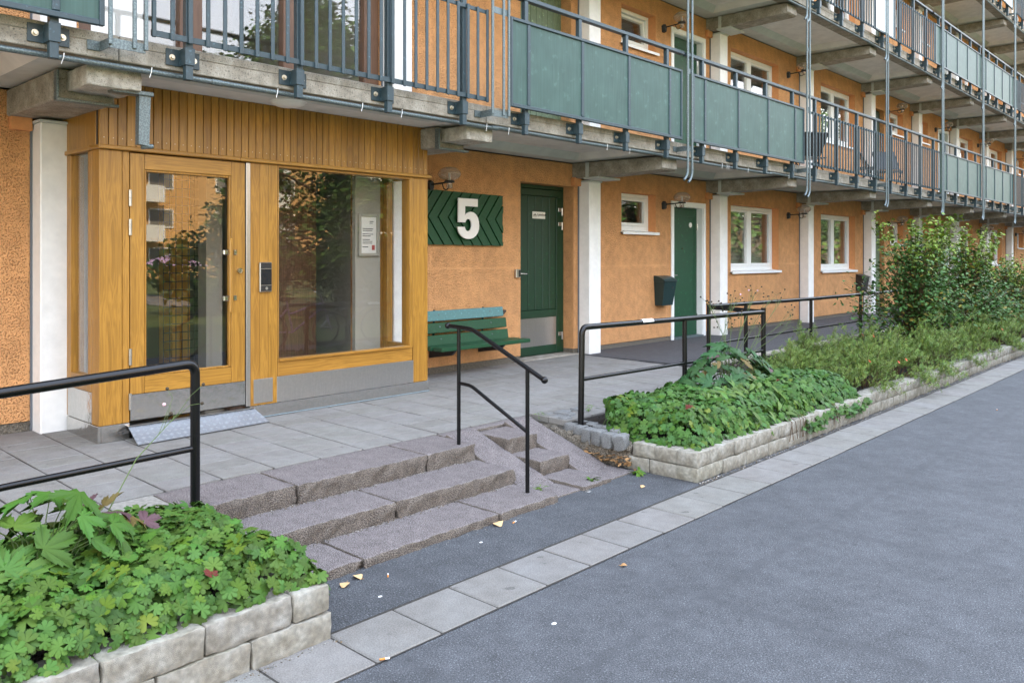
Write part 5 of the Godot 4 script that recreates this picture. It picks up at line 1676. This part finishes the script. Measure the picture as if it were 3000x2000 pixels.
func plants() -> void:
	var nz := FastNoiseLite.new()
	nz.seed = 77
	nz.frequency = 1.6
	var gb := Color(0.050, 0.118, 0.022)
	var hl := func(x: float, z: float) -> float:
		var e := edge(-2.80 - z, 0.24) * edge(2.09 - x, 0.20)
		return -0.10 + 0.21 * e + 0.05 * nz.get_noise_2d(x * 2.0, z * 2.0) - 0.07 * edge(-3.7 - z, 0.6)
	geranium("dense geranium with round lobed green leaves in the planter at the steps", 4400, Vector2(0.35, -4.22), Vector2(2.03, -2.91), hl, Vector2(0.027, 0.042), Color(0.058, 0.126, 0.020))
	var ha := func(x: float, z: float) -> float:
		if z < -4.06 + maxf(0.0, 0.35 - (x - 5.15)) * 0.8: return -9.0
		var e := edge(-2.95 - z, 0.26) * edge(x - 5.13, 0.26) * edge(7.05 - x, 0.4)
		return -0.11 + 0.24 * e + 0.05 * nz.get_noise_2d(x * 2.0, z * 2.0)
	geranium("geranium mound with small lobed leaves at the sett corner of the planter", 4000, Vector2(5.17, -4.05), Vector2(6.75, -3.0), ha, Vector2(0.025, 0.039), gb)
	var hd := func(x: float, z: float) -> float:
		var e := edge(-2.93 - z, 0.28) * edge(x - 6.75, 0.3) * edge(8.55 - x, 0.35)
		return -0.12 + 0.27 * e + 0.05 * nz.get_noise_2d(x * 2.0, z * 2.0 + 5.0)
	geranium("geranium mound spilling over the block wall beyond the long leaved plants", 3000, Vector2(6.85, -3.75), Vector2(8.45, -2.94), hd, Vector2(0.027, 0.041), Color(0.050, 0.118, 0.024))

	# plants with long pointed leaves hanging towards the road
	var lp := thing("lungwort_plant", "clump of long pointed green leaves drooping over the block wall", "plant")
	var meshes := []
	for k in 10: meshes.append(blade_leaf(green(Color(0.075, 0.145, 0.024), 0.3), rr(0.30, 0.38), rr(0.2, 0.45)))
	var where := []
	for k in 200:
		var x := rr(6.05, 7.15)
		var z := rr(-3.62, -3.06)
		var p := Vector3(x, 0.11 - 0.16 * edge(z + 3.40, 0.42) + rr(-0.05, 0.05) + 0.02, z)
		var up := Vector3(rr(-0.4, 0.4), 1.0, 0.55 + rr(-0.4, 0.4))
		where.append([oriented(p, up, rr(-1.1, 1.1), rr(0.09, 0.155)), 0.0])
	leafage(lp, meshes, meshes[0], where, func(): return Color.WHITE)
	var trail := MB.new()
	for q in [[6.62, 1], [6.82, 2], [7.55, 3]]:
		for k in 3:
			trail.tube([Vector3(q[0] + 0.03 * k, -0.06, -2.99), Vector3(q[0] + 0.03 * k + rr(-0.03, 0.03), -0.09, -2.955), Vector3(q[0] + 0.03 * k + rr(-0.05, 0.05), -0.24, -2.95)], 0.003, 5)
	part("runners", trail.done(), M.twig, lp)

	anemone(Vector3(7.25, -0.06, -3.86), 90, 0.80, Vector2(0.14, 0.50), Vector2(0.11, 0.175), Color(0.034, 0.082, 0.024), "dark lobed anemone plant standing above the geraniums by the handrail", [7.15, 8.9], 16, 12)
	anemone(Vector3(1.13, -0.06, -3.62), 40, 0.36, Vector2(0.16, 0.44), Vector2(0.11, 0.17), Color(0.055, 0.125, 0.018), "large leaved anemone plant with purple tinged leaves in the planter at the steps", [0.9, 1.4], 1, 34)

	# low shrubs with tiny leaves, spilling over the wall
	var pm := []
	for k in 3: pm.append(sprig(Color(1, 1, 1), 12, 0.055, 0.017, 800 + k))
	var spots_ := [[8.55, -3.95, 0.55, 0.30], [9.05, -3.35, 0.60, 0.30], [9.7, -4.2, 0.55, 0.38], [10.05, -3.38, 0.62, 0.33], [10.9, -4.0, 0.6, 0.42], [11.15, -3.35, 0.62, 0.32], [12.2, -3.42, 0.62, 0.40], [13.4, -3.34, 0.6, 0.36], [14.9, -3.36, 0.66, 0.36], [16.3, -3.38, 0.66, 0.36], [17.7, -3.36, 0.68, 0.40], [19.2, -3.36, 0.7, 0.40], [20.8, -3.36, 0.7, 0.42], [22.5, -3.4, 0.8, 0.45], [24.4, -3.4, 0.9, 0.45]]
	var names := ["at the corner of the walkway rail", "next to the anemone plant", "against the walkway kerb", "spilling over the pale wall", "in front of the walkway rail", "with shoots over the wall", "at the foot of the tall shrub", "before the tall shrub", "past the tall shrub", "between the tall shrubs", "before the second tall shrub", "past the second shrub", "before the third shrub", "past the third shrub", "farthest along the wall"]
	for i in spots_.size():
		var q: Array = spots_[i]
		q[1] += 0.12
		q[2] *= 1.15
		var t := thing("cinquefoil_shrub", "low shrub of tiny pale green leaves " + names[i], "shrub", Vector3(q[0], -0.10, q[1]), "small leaved shrubs along the wall")
		var w := []
		var cs := []
		var tw := MB.new()
		for k in 56:
			var a := rr(0, TAU)
			var rad: float = sqrt(rng.randf()) * q[2]
			var e := Vector3(cos(a) * rad, 0, sin(a) * rad * 0.72)
			var up_: bool = rng.randf() < 0.22
			e.y = q[3] * (1.0 - pow(rad / q[2], 2.2)) * rr(0.7, 1.05) + 0.06 + (rr(0.10, 0.24) if up_ else 0.0)
			if e.z + q[1] > -2.99: e.y = minf(e.y, 0.10 - (e.z + q[1] + 2.99) * 0.9)
			var s := Vector3(e.x * 0.25, 0.0, e.z * 0.25)
			var mid := (s + e) * 0.5 + Vector3(0, 0.10, 0)
			tw.tube([s, mid, e], 0.004, 4, 0.0015)
			for j in 30:
				var tt := rr(0.30, 1.0)
				var pp := s.lerp(mid, tt).lerp(mid.lerp(e, tt), tt) + Vector3(rr(-0.07, 0.07), rr(-0.05, 0.04), rr(-0.07, 0.07)) * (0.45 if up_ else 1.0)
				w.append(oriented(pp, Vector3(rr(-0.9, 0.9), 0.8, rr(-0.6, 1.1)), rr(-PI, PI), rr(0.8, 1.35)))
				cs.append(green(Color(0.135, 0.205, 0.045), 0.3))
		part("twigs", tw.done(), M.twig, t)
		many("foliage", pm[i % 3], w, cs, t, M.leaf)
		if i in [1, 4, 7, 9, 12]:
			for k in 3:
				var fm := MB.new()
				for j in 5:
					var a := TAU * j / 5.0
					fm.face([Vector3.ZERO, Vector3(cos(a - 0.5) * 0.016, 0.004, sin(a - 0.5) * 0.016), Vector3(cos(a) * 0.02, 0.006, sin(a) * 0.02), Vector3(cos(a + 0.5) * 0.016, 0.004, sin(a + 0.5) * 0.016)], Vector3.UP)
				var fo := part("flower", fm.done(), M.pigment_red, t, Vector3(rr(-0.3, 0.3), q[3] * 0.8 + 0.05, rr(0.0, 0.35)))
				fo.rotation.x = 0.9

	# tall leafy shrubs
	tall_shrub(Vector3(13.15, -0.05, -3.95), 1.70, 1.35, 7500, "tall leafy green shrub in front of the pale door", 1)
	tall_shrub(Vector3(15.5, -0.05, -3.85), 1.55, 1.3, 6500, "second leafy green shrub beyond the tallest one", 2)
	tall_shrub(Vector3(18.3, -0.05, -3.8), 1.15, 1.3, 5500, "third lower leafy shrub with yellowing leaves along the planter", 3)
	tall_shrub(Vector3(21.5, -0.05, -3.8), 1.2, 1.3, 4500, "farthest leafy shrub along the planter", 4)
	# weeds
	for q in [[4.60, -0.285, -3.50, "green weed sprouting at the foot of the pram tracks"], [5.02, -0.297, -3.42, "green weed sprouting at the planter corner blocks"], [5.22, -0.04, -4.52, "grass tuft between setts and terrace slabs"], [4.22, -0.29, -3.66, "tiny weed in the joint of the pram track"], [5.62, -0.02, -4.30, "grass tuft at the back of the geranium mound"]]:
		var t := thing("weed", q[3], "plant", Vector3(q[0], q[1], q[2]))
		var big: bool = q[3].begins_with("green")
		for k in 14 if big else 18:
			var lf := part("leaf", blade_leaf(green(Color(0.09, 0.18, 0.025), 0.2), 0.42 if big else 0.12, 0.5), M.leaf, t)
			lf.transform = oriented(Vector3(rr(-0.03, 0.03), 0.005 + rr(0.0, 0.03), rr(-0.03, 0.03)), Vector3(rr(-0.9, 0.9), 1.0, rr(-0.9, 0.9)), rr(-PI, PI), rr(0.04, 0.075) if big else rr(0.03, 0.07))

func anemone(at: Vector3, n: int, spread: float, ys: Vector2, size: Vector2, base: Color, label: String, stems_x: Array, stems: int, seed_: int) -> void:
	var t := thing("anemone_plant", label, "plant", at)
	var meshes := []
	for k in 8: meshes.append(anemone_leaf(green(base, 0.25), k))
	var odd := [anemone_leaf(Color(0.10, 0.055, 0.06), 20), anemone_leaf(Color(0.13, 0.10, 0.035), 21)]
	var r := RandomNumberGenerator.new()
	r.seed = seed_
	for k in n:
		var a := r.randf() * TAU
		var rad := sqrt(r.randf()) * spread
		var f := rad / spread
		var p := Vector3(cos(a) * rad, lerpf(ys.y, ys.x, f * f) * r.randf_range(0.75, 1.05), sin(a) * rad * (0.75 if at.x < 3.0 else 0.45))
		if at.x < 3.0 and k < 5: p = Vector3(0.24 + 0.045 * k, 0.30 - 0.025 * k, -0.14 + 0.03 * k)
		var up := Vector3(cos(a) * f * 0.9 - 0.15, 1.0, sin(a) * f * 0.9 + 0.25) + Vector3(r.randf_range(-0.25, 0.25), 0, r.randf_range(-0.25, 0.25))
		var purple: bool = (at.x < 3.0 and k < 5) or (at.x > 3.0 and k % 9 == 0)
		var lf := part("leaf", odd[k % 2] if purple else meshes[k % 8], M.leaf, t)
		lf.transform = oriented(p, up, a + r.randf_range(-0.8, 0.8) if true else 0.0, r.randf_range(size.x, size.y) * (0.8 if purple else 1.0))
		var st := MB.new()
		st.tube([Vector3(p.x * 0.15, 0.0, p.z * 0.15), Vector3(p.x * 0.5, p.y * 0.75, p.z * 0.5), p - Vector3(0, 0.004, 0)], 0.003, 5, 0.002)
		part("leaf_stalk", st.done(), M.green_stem, t)
	for k in stems:
		var st := MB.new()
		var s0: Vector3
		var top: Vector3
		if at.x < 3.0:
			s0 = Vector3(0.22, 0.10, -0.12)
			top = Vector3(0.74, 0.58, -0.38)
		else:
			s0 = Vector3(r.randf_range(0.0, 0.4), 0.0, r.randf_range(-0.3, 0.1))
			top = Vector3(r.randf_range(stems_x[0], stems_x[1]) - at.x, r.randf_range(0.50, 0.92), r.randf_range(-0.55, 0.05))
		var mid := s0.lerp(top, 0.5) + Vector3(0, 0.08, 0)
		st.tube([s0, mid, top], 0.0032, 5, 0.0018)
		var heads := []
		for j in 5:
			var e := top + Vector3(r.randf_range(-0.10, 0.14), r.randf_range(0.0, 0.13), r.randf_range(-0.10, 0.10))
			st.tube([top.lerp(mid, 0.12 * j), (top + e) * 0.5 + Vector3(0, 0.015, 0), e], 0.0014, 4, 0.001)
			heads.append(e)
		var so := part("flower_stem", st.done(), M.green_stem, t)
		for e in heads:
			var b := MB.new()
			b.lathe([Vector2(0.0, -0.009), Vector2(0.0075, -0.005), Vector2(0.0095, 0.0), Vector2(0.0075, 0.006), Vector2(0.0, 0.0095)], Vector3.ZERO, 8)
			part("seed_head", b.done(), M.seed_head if r.randf() < 0.93 else M.pink, so, e)

func tall_shrub(at: Vector3, h: float, rad: float, n: int, label: String, seed_: int) -> void:
	var t := thing("tall_shrub", label, "shrub", at, "tall shrubs in the planter")
	var r := RandomNumberGenerator.new()
	r.seed = 900 + seed_
	var wood := MB.new()
	var w := []
	var cs := []
	var base := Color(0.050, 0.112, 0.027)
	var tips := 240
	for k in tips:
		var a := r.randf() * TAU
		var f := pow(r.randf(), 0.6)
		var hh := h * r.randf_range(0.22, 1.0)
		var prof := sin(PI * clampf(pow(hh / h, 0.8) * 0.82 + 0.14, 0.0, 1.0))
		var e := Vector3(cos(a) * rad * f * prof * 1.15, hh, sin(a) * rad * 0.85 * f * prof)
		var shoot: bool = k % 7 == 0
		if shoot:
			e = Vector3(cos(a) * rad * 0.75 * f, h * r.randf_range(1.0, 1.22), sin(a) * rad * 0.5 * f)
		if e.z + at.z > -3.1: e.z = -3.1 - at.z
		var s := Vector3(cos(a) * 0.08, 0.0, sin(a) * 0.06)
		var mid := Vector3(e.x * 0.45, e.y * 0.6, e.z * 0.45)
		wood.tube([s, mid, e], 0.009 if k % 4 == 0 else 0.0045, 5, 0.0016)
		var m := int(float(n) / tips)
		for j in m:
			var tt := r.randf_range(0.42, 1.0) if not shoot else r.randf_range(0.60, 1.0)
			var p := s.lerp(mid, tt).lerp(mid.lerp(e, tt), tt)
			var j_ := 0.13 if not shoot else 0.035
			p += Vector3(r.randf_range(-1, 1), r.randf_range(-1, 0.8), r.randf_range(-1, 1)) * j_
			var up := Vector3(r.randf_range(-0.9, 0.9), 0.9, r.randf_range(-0.5, 1.0))
			w.append(oriented(p, up, r.randf() * TAU, r.randf_range(0.045, 0.078)))
			var c := base
			if shoot: c = Color(0.14, 0.21, 0.03)
			elif r.randf() < (0.10 if seed_ < 3 else 0.22): c = Color(0.17, 0.15, 0.03)
			var kk := r.randf_range(0.65, 1.4)
			cs.append(Color(c.r * kk * r.randf_range(0.85, 1.2), c.g * kk, c.b * kk))
	part("stems", wood.done(), M.twig, t)
	many("crown", blade_leaf(Color(1, 1, 1), 0.58, 0.25, 0.2), w, cs, t, M.leaf)

# ------------------------------------------------------------------ litter on the ground
func litter() -> void:
	var i := 0
	for q in [[3.52, -3.38, 0.075, "tan curled dry leaf lying before the lowest step"], [2.47, -3.335, 0.06, "tan dry leaf near the planter end of the steps"], [2.37, -3.30, 0.06, "brown dry leaf against the planter corner block"], [4.78, -3.20, 0.045, "small curled tan leaf on the asphalt by the pram tracks"], [3.50, -2.46, 0.035, "small brown leaf on the road beside the strip"], [5.06, -3.75, 0.06, "brown leaf in the gutter beside the setts"]]:
		var t := thing("dry_leaf", q[3], "leaf", Vector3(q[0], ROAD + 0.004, q[1]))
		var m := MB.new()
		var n := 10
		var rows := []
		for k in 6:
			var u := k / 5.0
			var hw: float = q[2] * 0.42 * sin(PI * clampf(u * 0.9 + 0.08, 0, 1)) * rr(0.8, 1.15)
			rows.append([Vector3(-hw, hw * 0.75, q[2] * (u - 0.5)), Vector3(0, 0.004 + 0.012 * sin(PI * u), q[2] * (u - 0.5)), Vector3(hw, hw * 0.5, q[2] * (u - 0.5))])
		for k in 5:
			for s in 2: m.face([rows[k][s], rows[k][s + 1], rows[k + 1][s + 1], rows[k + 1][s]], Vector3.UP)
		part("blade", m.done(), M.tan_leaf if i < 4 else M.dry_leaf, t)
		var s2 := MB.new()
		s2.tube([Vector3(0, 0.004, q[2] * 0.45), Vector3(0.006, 0.008, q[2] * 0.75)], 0.0015, 4)
		part("stalk", s2.done(), M.dry_leaf, t)
		t.rotation.y = rr(0, TAU)
		i += 1
	# heap of dead leaves in the gap beside the setts
	var lm := MB.new()
	for k in 90:
		var p := Vector3(5.085 + rr(-0.035, 0.035), -0.245 + rr(-0.02, 0.05), -3.75 + rr(-0.28, 0.22))
		var a := rr(0, TAU)
		var d := Vector3(cos(a), rr(-0.4, 0.4), sin(a)) * rr(0.02, 0.035)
		var s := Vector3(-sin(a), rr(-0.3, 0.3), cos(a)) * rr(0.009, 0.016)
		lm.col = Color(1, 1, 1)
		lm.face([p - d, p + s, p + d, p - s], Vector3.UP)
	tag(part("leaf_litter", lm.done(), M.dry_leaf, self), "dead brown leaves gathered in the gap beside the setts", "leaf litter").set_meta("kind", "stuff")
	i = 0
	for q in [[3.61, -3.34, 0.3, "cigarette butt just before the lowest step"], [2.58, -3.235, 0.9, "cigarette butt between the lowest step and the strip"], [2.02, -2.585, -0.5, "fresh cigarette butt at the road edge of the slab strip"], [5.12, -3.50, 0.1, "cigarette butt beside the planter corner"], [9.68, -2.11, 0.2, "cigarette butt far out on the road"]]:
		var t := thing("cigarette_butt", q[3], "cigarette butt", Vector3(q[0], ROAD + (0.0125 if i == 2 else 0.005), q[1]))
		t.rotation.y = q[2]
		var a := MB.new()
		a.tube([Vector3(0, 0, 0), Vector3(0.022, 0, 0)], 0.0042, 8)
		part("filter", a.done(), M.filter_orange, t)
		var b := MB.new()
		b.tube([Vector3(0.0222, 0, 0), Vector3(0.040, 0, 0.0)], 0.0041, 8)
		part("paper", b.done(), M.cig_white, t)
		i += 1
	i = 0
	for q in [[2.75, -2.30, "white gum spot on the road"], [3.25, -3.25, "pale gum spot near the lowest step"], [2.41, -3.08, "pale gum spot near the planter block"], [4.45, -3.42, "scrap of silver foil before the small steps"]]:
		var m := MB.new()
		var pr := [Vector2(0.0, 0.004), Vector2(0.010, 0.0035), Vector2(0.014, 0.001)] if i < 3 else [Vector2(0.0, 0.009), Vector2(0.02, 0.006), Vector2(0.03, 0.001)]
		m.lathe(pr, Vector3.ZERO, 9)
		var o := part("gum_spot" if i < 3 else "foil_scrap", m.done(), M.cig_white if i < 3 else M.brushed, self, Vector3(q[0], ROAD + 0.0005, q[1]))
		o.scale = Vector3(1.0, 1.0, 0.7)
		tag(o, q[2], "litter")
		i += 1

# sand, crumbs and leaf scraps swept against steps and walls
func grit() -> void:
	var m := MB.new()
	m.loft([Vector3(-0.5, 0, -0.4), Vector3(0.5, 0, -0.5), Vector3(0.4, 0, 0.5), Vector3(-0.4, 0, 0.4)], [Vector3(-0.3, 0.6, -0.2), Vector3(0.3, 0.5, -0.3), Vector3(0.2, 0.6, 0.3), Vector3(-0.3, 0.5, 0.2)])
	var mesh := m.done()
	var w := []
	var cs := []
	var put := func(x: float, y: float, z: float, big: float) -> void:
		w.append(Transform3D(Basis(Vector3.UP, rr(0, TAU)).scaled(Vector3(1.0, rr(0.4, 0.9), rr(0.5, 1.0)) * rr(0.002, big)), Vector3(x, y, z)))
		var k := rr(0.5, 1.4)
		cs.append([Color(0.22, 0.20, 0.17), Color(0.13, 0.09, 0.05), Color(0.30, 0.28, 0.25), Color(0.07, 0.06, 0.045)][rng.randi() % 4] * k)
	for k in 420: put.call(rr(2.02, 4.1), -0.143, -4.17 + absf(rng.randfn(0, 0.02)), 0.009)
	for k in 420: put.call(rr(2.02, 4.1), -0.244, -3.79 + absf(rng.randfn(0, 0.02)), 0.009)
	for k in 520: put.call(rr(2.02, 4.15), ROAD, -3.41 + absf(rng.randfn(0, 0.025)), 0.010)
	for k in 1300: put.call(5.1 + pow(rng.randf(), 1.4) * 12.0, ROAD + 0.008, -2.955 + absf(rng.randfn(0, 0.018)), 0.013)
	for k in 420: put.call(rr(1.0, 2.05), ROAD + 0.006, -2.87 + absf(rng.randfn(0, 0.018)), 0.010)
	for k in 500: put.call(rr(2.0, 5.2), ROAD, rr(-3.4, -2.95), 0.006)
	for k in 300: put.call(rr(5.3, 8.6), 0.0, ZW + 0.02 + absf(rng.randfn(0, 0.03)), 0.009)
	var o := MultiMeshInstance3D.new()
	var mm := MultiMesh.new()
	mm.transform_format = MultiMesh.TRANSFORM_3D
	mm.use_colors = true
	mm.mesh = mesh
	mm.instance_count = w.size()
	for i in w.size():
		mm.set_instance_transform(i, w[i])
		mm.set_instance_color(i, cs[i])
	o.name = "grit"
	o.multimesh = mm
	o.material_override = M.grit
	o.set_meta("kind", "stuff")
	add_child(o)
	tag(o, "sand and leaf crumbs gathered against steps and planter walls", "grit")

# ------------------------------------------------------------------ what the panes mirror: the far side of the road
func tree(at: Vector3, h: float, rad: float, n: int, label: String, seed_: int, col: Color, low := 0.28) -> void:
	var t := thing("garden_tree", label, "tree", at)
	var r := RandomNumberGenerator.new()
	r.seed = seed_
	var tr := MB.new()
	tr.tube([Vector3.ZERO, Vector3(0.1, h * 0.25, 0), Vector3(-0.05, h * 0.5, 0.1), Vector3(0.1, h * 0.85, 0)], 0.22, 10, 0.05)
	var w := []
	var cs := []
	for k in 70:
		var y := h * r.randf_range(low, 1.0)
		var prof := sin(PI * clampf((y / h - low + 0.08) / (1.08 - low) * 0.92 + 0.06, 0.0, 1.0))
		var a := r.randf() * TAU
		var e := Vector3(cos(a), 0, sin(a)) * rad * prof * sqrt(r.randf()) + Vector3(0, y, 0)
		var s := Vector3(0, y * 0.72, 0)
		if k % 3 == 0: tr.tube([s, s.lerp(e, 0.5) + Vector3(0, 0.15, 0), e], 0.05, 6, 0.012)
		for j in n / 70:
			var p := e + Vector3(r.randfn(0, 0.33), r.randfn(0, 0.26), r.randfn(0, 0.33)) * (0.5 + 0.12 * rad)
			w.append(oriented(p, Vector3(r.randf_range(-1, 1), 1.0, r.randf_range(-1, 1)), r.randf() * TAU, r.randf_range(0.13, 0.23)))
			var kk := r.randf_range(0.6, 1.35)
			cs.append(Color(col.r * kk, col.g * kk, col.b * kk))
	part("trunk", tr.done(), M.bark, t)
	many("crown", blade_leaf(Color(1, 1, 1), 0.55, 0.25, 0.2), w, cs, t, M.leaf)

func bicycle(at: Vector3, turn: float, m: Material, label: String) -> void:
	var t := thing("bicycle", label, "bicycle", at)
	t.rotation.y = turn
	for x in [-0.52, 0.52]:
		var ty := MB.new()
		var ring_ := []
		for k in 25: ring_.append(Vector3(x + cos(TAU * k / 24.0) * 0.31, 0.33 + sin(TAU * k / 24.0) * 0.31, 0))
		ty.tube(ring_, 0.02, 8)
		var wo := part("wheel", ty.done(), M.rubber, t)
		var sp := MB.new()
		for k in 12: sp.tube([Vector3(x, 0.33, 0), Vector3(x + cos(TAU * k / 12.0) * 0.30, 0.33 + sin(TAU * k / 12.0) * 0.30, 0)], 0.0015, 4)
		part("spokes", sp.done(), M.stainless, wo)
	var f := MB.new()
	for q in [[-0.52, 0.33, -0.12, 0.32], [-0.52, 0.33, -0.20, 0.72], [-0.12, 0.32, -0.22, 0.85], [-0.12, 0.32, 0.36, 0.72], [-0.19, 0.62, 0.35, 0.80], [0.52, 0.33, 0.33, 0.95]]:
		f.tube([Vector3(q[0], q[1], 0), Vector3(q[2], q[3], 0)], 0.016, 8)
	part("frame", f.done(), m, t)
	var hb := MB.new()
	hb.tube(bent([Vector3(0.25, 0.98, -0.27), Vector3(0.34, 0.97, -0.05), Vector3(0.34, 0.97, 0.05), Vector3(0.25, 0.98, 0.27)], 0.04), 0.011, 8)
	part("handlebar", hb.done(), M.stainless, t)
	var sd := MB.new()
	sd.loft([Vector3(-0.36, 0.86, -0.08), Vector3(-0.36, 0.86, 0.08), Vector3(-0.08, 0.87, 0.02), Vector3(-0.08, 0.87, -0.02)], [Vector3(-0.36, 0.91, -0.08), Vector3(-0.36, 0.91, 0.08), Vector3(-0.08, 0.90, 0.02), Vector3(-0.08, 0.90, -0.02)])
	part("saddle", sd.done(), M.black_plastic, t)

func across_the_road() -> void:
	tree(Vector3(13.6, -0.34, 7.0), 8.8, 3.9, 24000, "broad leafy tree on the lawn across the road", 31, Color(0.05, 0.105, 0.022), 0.12)
	tree(Vector3(20.5, -0.34, 16.0), 10.0, 3.6, 6000, "second leafy tree farther out on the lawn", 32, Color(0.06, 0.12, 0.025))
	tree(Vector3(7.4, -0.34, 19.0), 8.5, 2.6, 4500, "slimmer tree near the garden path", 33, Color(0.07, 0.13, 0.03))
	var ti := 0
	for q in [[29.0, 5.5, 9.5, 3.4], [36.0, 9.0, 11.0, 4.2], [44.0, 4.5, 10.0, 3.8], [53.0, 9.0, 11.5, 4.4], [62.0, 5.0, 10.5, 4.0]]:
		tree(Vector3(q[0], -0.34, q[1]), q[2], q[3], 5000, "leafy tree %s in the row along the lawn" % ["first", "second", "third", "fourth", "fifth"][ti], 40 + ti, Color(0.055, 0.12, 0.025))
		ti += 1
	tree(Vector3(11.8, -0.34, 10.0), 2.8, 2.2, 6000, "round dark bush beside the broad tree", 51, Color(0.035, 0.08, 0.02), 0.02)
	tree(Vector3(16.8, -0.34, 9.5), 3.2, 2.4, 6000, "second dark bush under the broad tree", 52, Color(0.035, 0.08, 0.02), 0.02)
	ti = 0
	for q in [[3.2, 10.5, 9.5, 3.0], [-5.0, 9.5, 10.0, 3.8], [-13.0, 10.0, 10.5, 4.0], [22.0, 8.0, 9.0, 3.4], [26.5, 13.5, 11.0, 4.2], [-1.0, 20.0, 11.0, 4.2]]:  # unseen trees added to cut low sky light under the galleries
		tree(Vector3(q[0], -0.34, q[1]), q[2], q[3], 5000, "added full crowned tree %s on the shaded lawn" % ["left of the garden path", "beyond the bend of the road", "farthest down the road", "right of the broad tree", "behind the tree row", "in the middle of the lawn"][ti], 60 + ti, Color(0.055, 0.12, 0.025), 0.16)
		ti += 1
	bicycle(Vector3(7.7, -0.295, -0.15), 0.5, M.purple_cloth, "pink and silver bicycle parked by the lawn edge")
	bicycle(Vector3(8.9, -0.295, 0.1), 0.35, M.stainless, "silver bicycle parked beside the rack bar")
	var rk := thing("bicycle_rack", "black hoop bicycle rack by the lawn edge", "rack", Vector3(8.3, -0.30, 0.35))
	var m := MB.new()
	m.tube(bent([Vector3(-0.6, 0.0, 0), Vector3(-0.6, 0.75, 0), Vector3(0.7, 0.75, 0), Vector3(0.7, 0.0, 0)], 0.08), 0.025, 10)
	part("hoop", m.done(), M.black_rail, rk)
	var um := thing("garden_parasol", "pale purple parasol open on the lawn", "parasol", Vector3(15.2, -0.34, 21.0))
	m = MB.new()
	m.lathe([Vector2(1.5, 1.25), Vector2(0.8, 1.5), Vector2(0.02, 1.72)], Vector3.ZERO, 8)
	part("canopy", m.done(), M.purple_cloth, um)
	m = MB.new()
	m.tube([Vector3.ZERO, Vector3(0, 1.72, 0)], 0.025, 8)
	part("pole", m.done(), M.white_paint, um)
	var th := thing("tall_hedge", "tall dense hedge along the lawn edge facing the gallery windows", "hedge", Vector3(64, -0.34, 5.5))
	var tw := []
	var tcs := []
	for k in 16000:
		tw.append(oriented(Vector3(rr(-44, 50), rr(0.0, 4.2), rr(-0.8, 0.8)), Vector3(rr(-1, 0.4), 0.7, rr(-1, 0.3)), rr(0, TAU), rr(0.28, 0.45)))
		tcs.append(green(Color(0.045, 0.10, 0.022), 0.35))
	many("foliage", blade_leaf(Color(1, 1, 1), 0.6, 0.2), tw, tcs, th, M.leaf)
	bp("branches", Vector3(-44, 0, -0.25), Vector3(50, 3.6, 0.25), M.bark, th)
	# hedge
	var hg := thing("hedge", "long clipped hedge before the yellow house across the lawn", "hedge", Vector3(20, -0.34, 38))
	var w := []
	var cs := []
	for k in 5000:
		w.append(oriented(Vector3(rr(-30, 40), rr(0.05, 1.3), rr(-0.5, 0.5)), Vector3(rr(-1, 1), 0.6, rr(-1, 0.3)), rr(0, TAU), rr(0.25, 0.4)))
		cs.append(green(Color(0.05, 0.10, 0.025), 0.3))
	many("foliage", blade_leaf(Color(1, 1, 1), 0.6, 0.2), w, cs, hg, M.leaf)
	# sunlit house opposite
	var h := thing("yellow_apartment_house", "sunlit yellow apartment house with white balconies across the lawn", "building", Vector3(-12, -0.34, 46))
	mat("curtain_grey", Color(0.50, 0.49, 0.47), 0.15)
	var wl := mat("yellow_render", Color(0.82, 0.65, 0.44), 0.9)
	bp("wall", Vector3(0, 0, 0), Vector3(86, 11.5, 10), wl, h)
	bp("roof", Vector3(-0.5, 11.51, -0.8), Vector3(86.5, 11.9, 10.5), M.dark_steel, h)
	for f in 4:
		for k in 17:
			var x := 2.0 + 5.0 * k
			var y := 0.9 + 2.75 * f
			var fr := MB.new()
			ring(fr, x, x + 1.8, y, y + 1.35, -0.08, 0.02, 0.09)
			var wi := part("window", fr.done(), M.white_paint, h)
			bp("pane", Vector3(x + 0.09, y + 0.09, -0.05), Vector3(x + 1.71, y + 1.26, -0.01), M.curtain_grey, wi)
			if f > 0 and k % 2 == 0:
				var bm := MB.new()
				bm.box(Vector3(x + 2.2, y - 1.0, -1.4), Vector3(x + 5.6, y - 0.85, -0.001))
				bm.box(Vector3(x + 2.2, y - 0.84, -1.4), Vector3(x + 5.6, y + 0.15, -1.36))
				part("balcony", bm.done(), M.white_paint, h)
